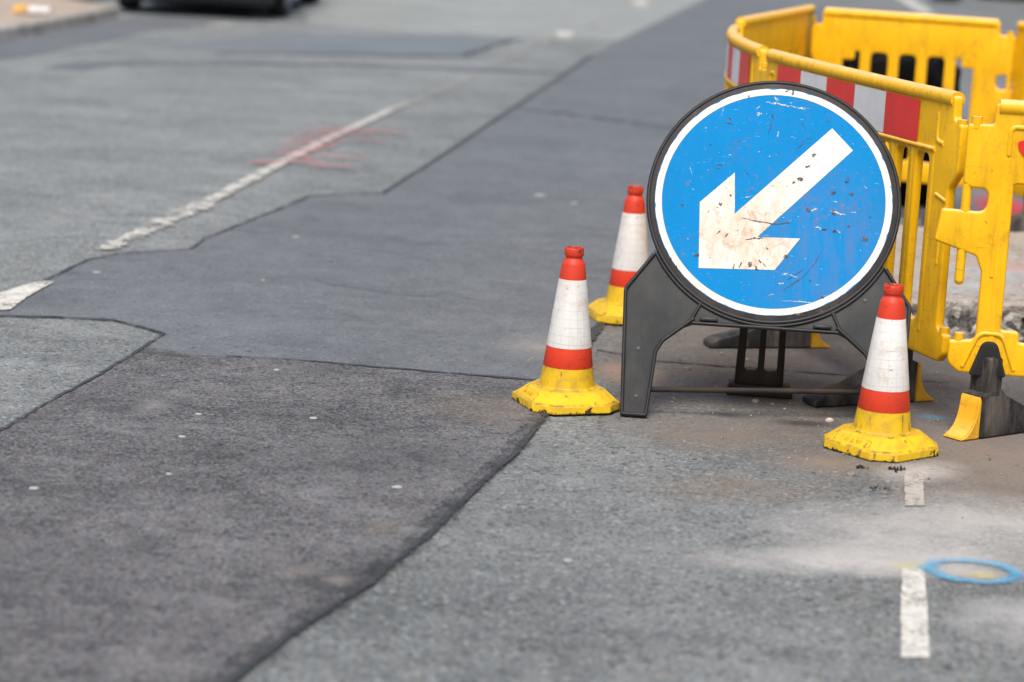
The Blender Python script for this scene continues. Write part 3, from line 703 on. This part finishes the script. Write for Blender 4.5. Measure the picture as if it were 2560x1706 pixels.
# folding rear stand with two slots, its block foot, and the tie rod
bk = [(-.066,.62),(.066,.62),(.074,.03),(-.086,.03)]
hol = [fillet([(-.046,.56),(-.010,.56),(-.013,.085),(-.056,.085)], .015, 5), fillet([(.010,.56),(.046,.56),(.050,.085),(.008,.085)], .015, 5)]
me = plate_mesh('s', bk, hol, .026, .005); xform(me, Matrix.Translation((0, .465, 0)) @ Matrix.Rotation(R(9), 4, 'X'))
for v in me.vertices: v.co.x += .004
link('rear_stand', me, M['backleg'], SG, 40)
rs = box_mesh('b', -.105, .110, .43, .50, .0, .024, .005); r2 = box_mesh('b', -.100, .102, .425, .505, .022, .040, .005)
link('stand_foot', merge('stand_foot', [rs, r2], [M['backleg']]*2), [], SG, 40)
link('tie_rod', tube_mesh('t', [(-.345,.05,.082),(0,.13,.086),(.36,.20,.092)], .009), M['rust'], SG, 60)
# ------------------------------------------------------------------ traffic cones
def make_cone(name, loc, rz, label, lettering=True):
    t = empty(name, loc, rz, label, 'traffic cone', 'traffic cones around the sign')
    bm = bmesh.new()
    def octo(h, ch, z): return [bm.verts.new((x, y_, z)) for x, y_ in ((h-ch,-h),(h,-h+ch),(h,h-ch),(h-ch,h),(-h+ch,h),(-h,h-ch),(-h,-h+ch),(-h+ch,-h))]
    lv = [octo(.147,.056,.001), octo(.149,.057,.004), octo(.147,.056,.0245), octo(.140,.055,.0275), octo(.106,.050,.0600)]
    for a, b in zip(lv, lv[1:]):
        for k in range(8): bm.faces.new((a[k], a[(k+1) % 8], b[(k+1) % 8], b[k]))
    bm.faces.new(lv[-1]); bm.faces.new(lv[0][::-1])
    bmesh.ops.bevel(bm, geom=[e for e in bm.edges], offset=.0014, segments=1, affect='EDGES')
    base = bpy.data.meshes.new('base'); bm.to_mesh(base); bm.free()
    body = lathe_mesh('b', [(.096,.058),(.0945,.0620),(.0895,.0635),(.0862,.067),(.0855,.071),(.0778,.126)], 72)
    # raised label panel on the sloping face
    link('base', merge('base', [base, body], [M['cone_y']]*2), [], t, 18)
    link('red_band', lathe_mesh('r', [(.0775,.1255),(.0784,.127),(.0702,.189)], 72), M['cone_r'], t, 40)
    link('reflective_sleeve', lathe_mesh('w', [(.0700,.1885),(.0712,.190),(.0709,.1915),(.0433,.4005),(.0425,.4015)], 72), M['sleeve'], t, 40)
    link('collar', lathe_mesh('c', [(.0425,.400),(.0425,.402),(.0365,.448),(.0350,.4525),(.0305,.4600),(.0265,.4650),(.0255,.4685),(.0262,.4715),(.0285,.4735),(.0300,.4760),(.0300,.4960),(.0288,.4990),(.0262,.5000),(.0235,.4985),(.0225,.4950),(.0225,.40)], 72), M['collar'], t, 50)
    if lettering:
        sl = math.atan2(.025, .027)
        for (x, y_, rot, s) in ((0,-.1275,0,'W & W'),):
            tm = text_mesh('t', s, .021, .0009)
            xform(tm, Matrix.Translation((x, y_, .0415)) @ Matrix.Rotation(R(43), 4, 'X')); tm.transform(Matrix.Rotation(R(-90), 4, 'Z'))
            link('lettering', tm, M['cone_y'], t)
        pts = [(-.070,.0305),(-.068,.047),(-.06,.0495),(.06,.0495),(.068,.047),(.070,.0305)]
        tb = tube_mesh('t', [(x, -.1405+.027*(z-.0265)/.025+.0, z) for x, z in pts], .0010)
        tb.transform(Matrix.Rotation(R(-90), 4, 'Z')); link('label_rim', tb, M['groove'], t)
        for s in (-1, 1):
            rv = lathe_mesh('v', [(.0042,-.001),(.0042,.0014),(.003,.002),(.0001,.002)], 12)
            xform(rv, Matrix.Translation((s*.063, -.131, .036)) @ Matrix.Rotation(R(43), 4, 'X')); rv.transform(Matrix.Rotation(R(-90), 4, 'Z'))
            link('rivet', rv, M['cone_y'], t, 40)
    return t
make_cone('traffic_cone', (.179,7.43,.006), R(20), 'banded cone standing clear to the left of the sign on the dark patch edge')
make_cone('traffic_cone', (1.119,7.06,.001), R(40), 'banded cone with black-chipped base hiding the right leg of the sign')
make_cone('traffic_cone', (.432,9.00,.006), R(14), 'stained banded cone half hidden behind the left edge of the blue sign', False)

# ------------------------------------------------------------------ plastic barriers
TOPZ, BOTZ = 1.03, .195
def make_foot(parent, x, flip, rot=0, toe_dir=-1, dust=1):
    "black wedge foot with a yellow toe; its stem plugs into the bottom of the panel. toe points to local -Y when toe_dir is -1"
    s = toe_dir
    W2 = .042
    prof = [(.050,.004),(.050,.135),(.015,.150),(-.035,.150),(-.05,.132),(-.20,.062),(-.31,.034),(-.335,.022),(-.335,.004)]
    pf = plate_mesh('w', fillet(prof, [.004,.004,.01,.01,.02,.05,.02,.01,.004]), (), 2*W2, .004, 2)
    xform(pf, Matrix.Rotation(R(90), 4, 'Z') if s > 0 else Matrix.Rotation(R(-90), 4, 'Z'))
    st = box_mesh('st', -W2, W2, -.032, .032, .12, .255, .012, 3)
    foot = link('foot', merge('foot', [pf, st], [M['foot']]*2), [], parent, 45)
    foot.location = (x, 0, 0); foot.rotation_euler = (0, 0, rot)
    # triangular plug showing on both faces of the panel
    tri = fillet([(-.058,BOTZ-.004),(.058,BOTZ-.004),(.022,.300),(-.022,.300)], [.010,.010,.03,.03], 5)
    link('plug', plate_mesh('tri', tri, (), .058, .006), M['plug'], parent, 45).location = (x, 0, 0)
    bm = bmesh.new(); prof = [(.052,.122),(.060,.135),(.066,.128),(.068,.105),(.074,.07),(.088,.038),(.108,.018),(.130,.008),(.132,.002),(.052,.002)]
    L = []
    for xx, q in ((-.040,1),(.040,1)): L.append([bm.verts.new((xx, s*p, z)) for p, z in prof])
    bm.faces.new(L[0]); bm.faces.new(L[1][::-1])
    for k in range(len(prof)): bm.faces.new((L[0][k], L[0][(k+1) % len(prof)], L[1][(k+1) % len(prof)], L[1][k]))
    bmesh.ops.recalc_face_normals(bm, faces=bm.faces); bmesh.ops.bevel(bm, geom=list(bm.edges), offset=.004, segments=2, affect='EDGES')
    bm_link('toe', bm, M['toe'], foot, 50)
def bow(me, L, amt):
    bm = bmesh.new(); bm.from_mesh(me)
    for k in range(1, 14):
        bmesh.ops.bisect_plane(bm, geom=bm.verts[:]+bm.edges[:]+bm.faces[:], plane_co=(L*k/14, 0, 0), plane_no=(1, 0, 0))
    for v in bm.verts: v.co.y += amt*(1-(2*v.co.x/L-1)**2)
    bm.to_mesh(me); bm.free(); return me
def make_barrier(a, b, label, L=None, slots=5, pitch=.143, sw=.088, feet=(), strip=None, arms=(True, False), bowed=0, stickers=False, first=None, tabs=True, name='plastic_barrier', words=None):
    a, b = Vector((*a, 0)), Vector((*b, 0)); d = b-a; L = L or d.length; rz = math.atan2(d.y, d.x)
    t = empty(name, a, rz, label, 'barrier', 'yellow plastic barriers round the hole')
    la, ra = arms; T, B = TOPZ, BOTZ
    left = [(0,T),(0,T-.066),(-.078,T-.066),(-.078,T-.250),(-.05,T-.262),(0,T-.262)]
    rl = [.018,.01,.016,.02,.01,.03]
    if la: left += [(0,T-.335),(-.135,T-.330),(-.150,T-.43),(-.02,T-.470),(0,T-.52)]; rl += [.03,.012,.012,.02,.03]
    left += [(0,B+.105),(-.080,B+.098),(-.080,B+.03),(-.045,B)]; rl += [.02,.012,.035,.035]
    right = [(L,T),(L,T-.07),(L+.05,T-.085),(L+.05,T-.235),(L,T-.290)]; rq = [.018,.015,.015,.05,.03]
    if ra: right += [(L,T-.335),(L+.135,T-.330),(L+.150,T-.43),(L+.02,T-.470),(L,T-.52)]; rq += [.03,.012,.012,.02,.03]
    right += [(L,B+.105),(L+.055,B+.09),(L+.055,B+.03),(L+.02,B)]; rq += [.02,.012,.03,.03]
    outline = fillet(left+right[::-1], rl+rq[::-1], 4)
    holes = []; x0 = first if first is not None else L/2-(slots-1)*pitch/2-sw/2
    zt, zb = T-.197, B+.105
    for k in range(slots):
        p, q = x0+k*pitch, x0+k*pitch+sw
        h = [(p,zb),(q,zb),(q,zt),(p,zt)]; r = [.03]*4
        if k == 0 and tabs: h = [(p,zb+.035),(p+.055,zb+.035),(p+.055,zb),(q,zb),(q,zt),(p+.06,zt),(p+.06,zt-.045),(p,zt-.045)]; r = [.01,.014,.012,.015,.03,.01,.018,.01]
        if k == slots-1 and tabs: h = [(p,zb),(q,zb),(q,zt-.045),(q-.06,zt-.045),(q-.06,zt),(p,zt)]; r = [.03,.03,.01,.018,.01,.03]
        holes.append(fillet(h, r, 5))
    pan = plate_mesh('p', outline, holes, .030, .008, 3)
    parts = [pan]
    # rounded top rail, ledge under the board, hinge pins and their pegs, raised ribs
    parts.append(tube_mesh('r', [(.012+(L-.024)*k/20, 0, T-.012) for k in range(21)], .025, res=5))
    parts.append(tube_mesh('r', [(.10+(L-.20)*k/20, -.015, T-.178) for k in range(21)], .008, res=3))
    for k in range(slots+1):           # rounded bars between the slots
        xb = x0-(pitch-sw)/2+k*pitch
        if 0.03 < xb < L-.03: 
            bar = tube_mesh('r', [(0, 0, zb-.03), (0, 0, zt+.03)], .021, res=5); xform(bar, Matrix.Translation((xb, 0, 0)) @ Matrix.Diagonal((1, .85, 1, 1))); parts.append(bar)
    parts.append(tube_mesh('pin', [(-.064, 0, T-.25), (-.064, 0, T-.545), (-.064, 0, T-.55)], .0145))
    parts.append(lathe_mesh('cap', [(.0145, 0), (.0125, -.009), (.007, -.014), (.0005, -.0155)], 16)); xform(parts[-1], Matrix.Translation((-.064, 0, T-.548)))
    parts.append(tube_mesh('peg', [(-.052, 0, T-.08), (-.052, 0, T-.045)], .017))
    parts.append(tube_mesh('peg', [(-.050, 0, B+.08), (-.050, 0, B+.122)], .014))
    parts.append(tube_mesh('peg', [(L+.03, 0, T-.11), (L+.03, 0, T-.07)], .016))
    parts.append(tube_mesh('peg', [(L+.03, 0, B+.08), (L+.03, 0, B+.112)], .016))
    for xx in (.075, L-.075):
        c = [(xx-.024, T-.155), (xx-.024, T-.07), (xx+.024, T-.07)] if xx < L/2 else [(xx+.024, T-.155), (xx-.020, T-.150), (xx-.024, T-.06)]
        parts.append(tube_mesh('j', [(x, -.011, z) for x, z in fillet(c, [0,.02,0], 5)], .009))
    for xx in (.032, L-.032): parts.append(tube_mesh('j', [(xx, -.010, T-.41), (xx, -.010, T-.53)], .009))
    parts.append(tube_mesh('j', [(L-.075, -.014, T-.315), (L-.005, -.014, T-.33)], .006))
    for fx, fr, ft in feet:            # raised arch moulded round each foot socket
        arch = fillet([(fx-.078,B+.02),(fx-.035,B+.128),(fx+.035,B+.128),(fx+.078,B+.02)], [0,.035,.035,0], 6)
        parts.append(tube_mesh('a', [(x, -.0135, z) for x, z in arch], .007))
    if words:
        tm = text_mesh('t', words, .030, .0012); xform(tm, Matrix.Translation((L-.17, -.0165, B+.062)) @ Matrix.Rotation(R(90), 4, 'X')); parts.append(tm)
    me = merge('panel', parts, [M['barrier']]*len(parts))
    if bowed: bow(me, L, bowed)
    link('panel', me, [], t, 40)
    if strip:
        s0, s1 = strip; bm = bmesh.new(); n = 5; sub = 6
        for k in range(n*sub):
            u0, u1 = s0+(s1-s0)*k/(n*sub), s0+(s1-s0)*(k+1)/(n*sub)
            vs = []
            for u, z in ((u0,T-.168),(u1,T-.168),(u1,T-.034),(u0,T-.034)):
                vs.append(bm.verts.new((u, -.0195+bowed*(1-(2*u/L-1)**2), z)))
            f = bm.faces.new(vs); f.material_index = (k//sub) % 2
        bm_link('reflective_strip', bm, [M['s_red'], M['s_white']], t)
    if stickers:
        rs = random.Random(3)
        for (sx, sz, w_, h_) in ((.112,T-.050,.026,.026),(.108,T-.125,.034,.032),(.165,T-.09,.03,.05)):
            bm = bmesh.new(); pts = []
            for k in range(14):
                q = 2*math.pi*k/14; pts.append(bm.verts.new((sx+w_*rs.uniform(.7, 1.1)*math.cos(q), -.0195, sz+h_*rs.uniform(.7, 1.1)*math.sin(q))))
            f = bm.faces.new(pts); f.normal_update()
            if f.normal.y > 0: f.normal_flip()
            bm_link('torn_sticker', bm, M['s_red'], t)
    for (x, rot, td) in feet: make_foot(t, x, False, rot, td)
    return t
make_barrier((.905,9.03), (1.345,7.50), 'yellow barrier with red and white stripes right behind the blue sign', slots=10, first=.078, tabs=False, strip=(.14,1.37), feet=((.42,0,1),(1.31,R(10),1)), bowed=-.02)
make_barrier((1.425,7.33), (2.98,7.11), 'yellow barrier at the right edge of the photo with torn red stickers', slots=9, feet=((.045,R(-45),-1),(1.40,0,-1)), first=.075, stickers=True)
make_barrier((.885,10.45), (.892,9.16), 'narrow edge-on yellow barrier with a curved striped rail, leftmost of the ring', slots=7, strip=(.14,1.15), feet=((.3,0,-1),(1.0,0,-1)), bowed=-.05)
make_barrier((1.45,12.55), (.955,11.02), 'plain yellow barrier at the back left, sloping up to the far corner', slots=9, feet=((.35,0,-1),(1.25,0,-1)))
make_barrier((2.335,12.07), (1.49,12.36), 'wide-boarded yellow barrier across the back with black showing through its slots', slots=5, feet=((.22,0,-1),(.66,0,-1)))
make_barrier((2.80,10.55), (2.42,12.02), 'yellow barrier at the back right corner, only its hinge end inside the photo', slots=9, feet=((.3,0,-1),(1.2,0,-1)))

# ------------------------------------------------------------------ things inside and behind the barriers
def lumpy(name, mat, seed, sx, sy, sz, amp, freq, sub=5):
    bm = bmesh.new(); bmesh.ops.create_icosphere(bm, subdivisions=sub, radius=1)
    for v in bm.verts:
        p = v.co.normalized(); f = 1+amp*mn.fractal(p*freq+Vector((seed, 0, 0)), 1.0, 2.0, 4)
        e = [math.copysign(abs(c)**.72, c) for c in p]
        v.co = Vector((e[0]*sx*f, e[1]*sy*f, max(-.98, e[2])*sz*f+sz))
    zmin = min(v.co.z for v in bm.verts)
    for v in bm.verts: v.co.z -= zmin
    return bm
o = bm_link('black_sack', lumpy('s', M['sack'], 4, .36, .30, .45, .12, 2.2), M['sack'], None, 60); o.location = (1.93, 12.85, 0)
tag(o, 'bulging black plastic sack behind the far barrier, seen through its slots', 'sack')
# broken concrete edge with rubble
ss = [(1.28,9.02),(1.5,8.97),(1.75,9.03),(2.0,8.99),(2.25,9.06),(2.6,9.02),(2.75,9.4),(2.7,10.4),(2.4,10.95),(1.7,11.0),(1.15,10.9),(1.10,9.6)]
pj = jitter(ss, .03, .03, True, 4); bm = bmesh.new(); lv = []
for z, ins in ((-.01,-.02),(.03,-.01),(.065,.006),(.10,.0),(.128,.004),(.14,.03)):
    ring = []
    for i, (x, y_) in enumerate(pj):
        c = Vector((1.9, 9.9)); q = Vector((x, y_)); dd = (c-q).normalized()
        k = ins+.03*mn.noise(Vector((x*14, y_*14, z*30)))
        ring.append(bm.verts.new((x+dd.x*k, y_+dd.y*k, z+.008*mn.noise(Vector((x*9, y_*9, 2))))))
    lv.append(ring)
for a, b in zip(lv, lv[1:]):
    for k in range(len(a)): bm.faces.new((a[k], a[(k+1) % len(a)], b[(k+1) % len(a)], b[k]))
f = bm.faces.new(lv[-1]); bmesh.ops.recalc_face_normals(bm, faces=bm.faces); bmesh.ops.triangulate(bm, faces=[f])
o = bm_link('concrete_slab', bm, M['slab']); tag(o, 'dusty pale broken concrete slab with a rough edge behind the right barrier', 'concrete')
def stones(name, spots, mat, label=None, cat=None, kind=None):
    bm = bmesh.new(); rs = random.Random(8)
    for (x, y_, z, s) in spots:
        g = bmesh.ops.create_icosphere(bm, subdivisions=2, radius=1)['verts']; sd_ = rs.uniform(0, 99); sq = (rs.uniform(.7, 1.3), rs.uniform(.7, 1.3), rs.uniform(.5, .9))
        for v in g:
            p = v.co.copy(); f = 1+.35*mn.noise(p*1.6+Vector((sd_, 0, 0))); v.co = Vector((x+p.x*s*sq[0]*f, y_+p.y*s*sq[1]*f, z+p.z*s*sq[2]*f+s*.4))
    o = bm_link(name, bm, mat, None, 50); return tag(o, label, cat, None, kind)
rs = random.Random(21)
sp = [(rs.uniform(1.3, 2.6), rs.gauss(8.93, .035), 0, rs.uniform(.008, .03)) for k in range(110)]
stones('rubble', sp, M['stone'], 'rubble stones heaped along the broken concrete edge', 'rubble', 'stuff')
sp = []
for k in range(420):
    x, y_ = rs.gauss(.95, .42), rs.gauss(7.6, .6)
    if y_ > 6.2 and x > .16+(y_-7.4)*.14: sp.append((x, y_, 0, abs(rs.gauss(0, .0024))+.0012))
sp += [(rs.uniform(.0, .35), rs.uniform(7.65, 8.3), .004, rs.uniform(.002, .006)) for k in range(26)]
stones('loose_grit', sp, M['stone'], 'loose grit scattered over the road around the sign', 'grit', 'stuff')
for (x, y_, s, mt, nm, lb, ct) in ((1.006,7.40,.011,'pebble','pebble','pale pink pebble beside the yellow toe left of the front cone','pebble'),
        (.794,7.63,.010,'stone','clod','small brown clod of earth under the middle of the sign','clod'), (.344,7.44,.011,'stone','clod','dark brown clod at the foot of the left sign leg','clod'),
        (.605,8.10,.010,'stone','clod','brown clod on the road behind the left part of the sign frame','clod'), (.985,6.71,.011,'stone','clod','dark brown clod left of the front cone base','clod')):
    o = stones(nm, [(0, 0, 0, s)], M[mt], lb, ct); o.location = (x, y_, 0)
def scrap(x, y_, lb, n=16, seed=1):
    rs = random.Random(seed); bm = bmesh.new()
    for k in range(n):
        cx, cy, h = rs.gauss(0, .013), rs.gauss(0, .014), rs.uniform(.002, .008); a = rs.uniform(0, 6.28); l = rs.uniform(.004, .013)
        p = [(cx, cy, 0), (cx+l*math.cos(a), cy+l*math.sin(a), 0), (cx+l*math.cos(a)*.8, cy+l*math.sin(a)*.8, h), (cx+.003, cy, h*.7)]
        q = [(u+.0015, v+.0015, w_) for u, v, w_ in p]
        A, B2 = [bm.verts.new(u) for u in p], [bm.verts.new(u) for u in q]
        bm.faces.new(A); bm.faces.new(B2[::-1])
        for i in range(4): bm.faces.new((A[i], B2[i], B2[(i+1) % 4], A[(i+1) % 4]))
    o = bm_link('scrap', bm, M['scrapm']); o.location = (x, y_, .001); tag(o, lb, 'scrap')
scrap(1.129, 6.81, 'crumpled black scrap just in front of the front cone base', 22, 1)
scrap(1.034, 6.57, 'thin black torn scrap on the road nearer than the front cone', 8, 2)
scrap(1.02, 6.80, 'tiny black scrap at the left front corner of the front cone', 6, 3)
for i, (x, y_, s) in enumerate([(-1.221,6.082,.013),(-.929,6.73,.011),(-.923,7.024,.010),(-.581,7.052,.013),(-.902,6.301,.009),(-.287,6.29,.014),(.164,5.695,.011),(-.762,7.714,.011),(-.976,10.55,.016),(-.992,9.398,.010),(.103,12.365,.03),(.279,12.136,.02),(-1.647,9.377,.015)]):
    bm = bmesh.new(); rs = random.Random(i); top = []; low = []
    for k in range(16):
        a = 2*math.pi*k/16; q = rs.uniform(.8, 1.15); top.append(bm.verts.new((s*.85*q*math.cos(a), s*.85*q*math.sin(a), .002))); low.append(bm.verts.new((s*q*math.cos(a), s*q*math.sin(a), 0)))
    bm.faces.new(top)
    for k in range(16): bm.faces.new((low[k], low[(k+1) % 16], top[(k+1) % 16], top[k]))
    o = bm_link('gum_spot', bm, M['gum']); o.location = (x, y_, 0.0005 if i == 6 else .0068)
    on = 'old grey asphalt at the front' if i == 6 else ('far part of the dark strip' if y_ > 9 else 'dark patch at the left')
    tag(o, 'small white flattened gum spot on the '+on, 'gum', 'gum spots on the road')
# wrapper on the kerb
bm = bmesh.new()
for k, (x0, x1, mi) in enumerate(((-.16,-.02,1),(-.02,.17,0))):
    g = []
    for i in range(6):
        for j in range(5):
            x, y_ = x0+(x1-x0)*i/5, -.12+.24*j/4; g.append(bm.verts.new((x, y_, .03+.045*math.cos((j-2)*.7)+.03*mn.noise(Vector((x*14, y_*14, k))))))
    for i in range(5):
        for j in range(4):
            f = bm.faces.new((g[i*5+j], g[(i+1)*5+j], g[(i+1)*5+j+1], g[i*5+j+1])); f.material_index = mi
o = bm_link('wrapper', bm, [M['lit_w'], M['lit_o']]); o.location = (-4.55, 22.3, .112)
sm = o.modifiers.new('thick', 'SOLIDIFY'); sm.thickness = .012
tag(o, 'crumpled white and orange wrapper lying by the kerb at far left', 'litter')

# ------------------------------------------------------------------ parked cars
def make_car(name, loc, rz, paintm, label, group='parked cars up the road'):
    t = empty(name, loc, rz, label, 'car', group)       # local +Y is forward, origin under the rear bumper centre
    def loft(secs, mat, nm):
        bm = bmesh.new(); Ls = []
        for (y_, hw, z0, z1, tw) in secs:
            pr = [(-hw*.92,z0),(-hw,z0+.10),(-hw,z0+(z1-z0)*.55),(-hw*.97,z1-.08),(-tw,z1),(0,z1+.02),(tw,z1),(hw*.97,z1-.08),(hw,z0+(z1-z0)*.55),(hw,z0+.10),(hw*.92,z0)]
            Ls.append([bm.verts.new((x, y_, z)) for x, z in pr])
        for a, b in zip(Ls, Ls[1:]):
            for k in range(len(a)): bm.faces.new((a[k], a[(k+1) % len(a)], b[(k+1) % len(a)], b[k]))
        bm.faces.new(Ls[0][::-1]); bm.faces.new(Ls[-1]); bmesh.ops.recalc_face_normals(bm, faces=bm.faces)
        bmesh.ops.bevel(bm, geom=[e for e in bm.edges if e.calc_face_angle(0) > .5], offset=.03, segments=2, affect='EDGES')
        return bm_link(nm, bm, mat, t, 40)
    loft([(0,.80,.26,.62,.70),(.06,.84,.21,.92,.74),(.5,.85,.20,.98,.78),(2.0,.86,.19,.96,.80),(3.3,.85,.20,.92,.76),(3.95,.80,.21,.78,.68),(4.12,.70,.27,.60,.55)], paintm, 'body')
    loft([(.22,.70,.95,1.02,.55),(.45,.70,.93,1.38,.56),(1.2,.72,.93,1.47,.60),(2.1,.72,.93,1.42,.58),(3.0,.70,.90,.98,.55)], M['glass'], 'cabin')
    loft([(.45,.60,1.36,1.44,.52),(1.2,.63,1.44,1.50,.56),(2.1,.62,1.40,1.46,.54)], paintm, 'roof')
    link('bumper', box_mesh('b', -.82, .82, -.06, .08, .15, .50, .05, 3), M['car'], t, 40)
    link('underbody', box_mesh('u', -.74, .74, .05, 4.0, .13, .30, .03), M['tyre'], t)  # car floor, added low and black to deepen the shade beneath
    for x in (-.62, .62): link('tail_lamp', box_mesh('l', x-.13, x+.13, -.02, .06, .66, .86, .02), M['lamp_r'], t)
    link('number_plate', box_mesh('n', -.26, .26, -.062, -.045, .34, .45, .003), M['plate'], t)
    for y_ in (.72, 3.28):
        for s in (-1, 1):
            tm = lathe_mesh('t', [(.20,-.09),(.285,-.10),(.31,-.08),(.315,0),(.31,.08),(.285,.10),(.20,.09)], 40)
            xform(tm, Matrix.Translation((s*.78, y_, .315)) @ Matrix.Rotation(R(90), 4, 'Y')); wh = link('wheel', tm, M['tyre'], t, 40)
            sp_ = []
            for k in range(7):
                b = box_mesh('s', .04, .20, -.025, .025, -.015, .015, .006); b.transform(Matrix.Rotation(2*math.pi*k/7, 4, 'Z')); sp_.append(b)
            sp_.append(lathe_mesh('h', [(.001,.03),(.045,.03),(.055,.0)], 20)); sp_.append(lathe_mesh('h', [(.185,.03),(.205,.04),(.21,.02),(.205,-.05),(.19,-.06)], 40))
            rim = merge('rim', sp_, [M['alloy']]*len(sp_)); rim.transform(Matrix.Translation((s*.85, y_, .315)) @ Matrix.Rotation(R(90*s), 4, 'Y'))
            link('rim', rim, [], wh, 40)
    return t
make_car('parked_car', (-3.42,24.7,.0), R(-2), M['car'], 'black parked car at the far left kerb, only its lower rear in the photo')
make_car('parked_car', (7.95,38.4,.0), R(-8), M['navy'], 'dark parked car at the far right corner above the barriers')
for i, (x, y_, lb) in enumerate(((6.30,37.0,'dark blurred sandbag on the far road above the back barrier'),)):
    o = bm_link('sandbag', lumpy('s', M['bag'], 9, .24, .16, .10, .15, 2.5, 4), M['bag'], None, 60); o.location = (x, y_, 0); tag(o, lb, 'sandbag')
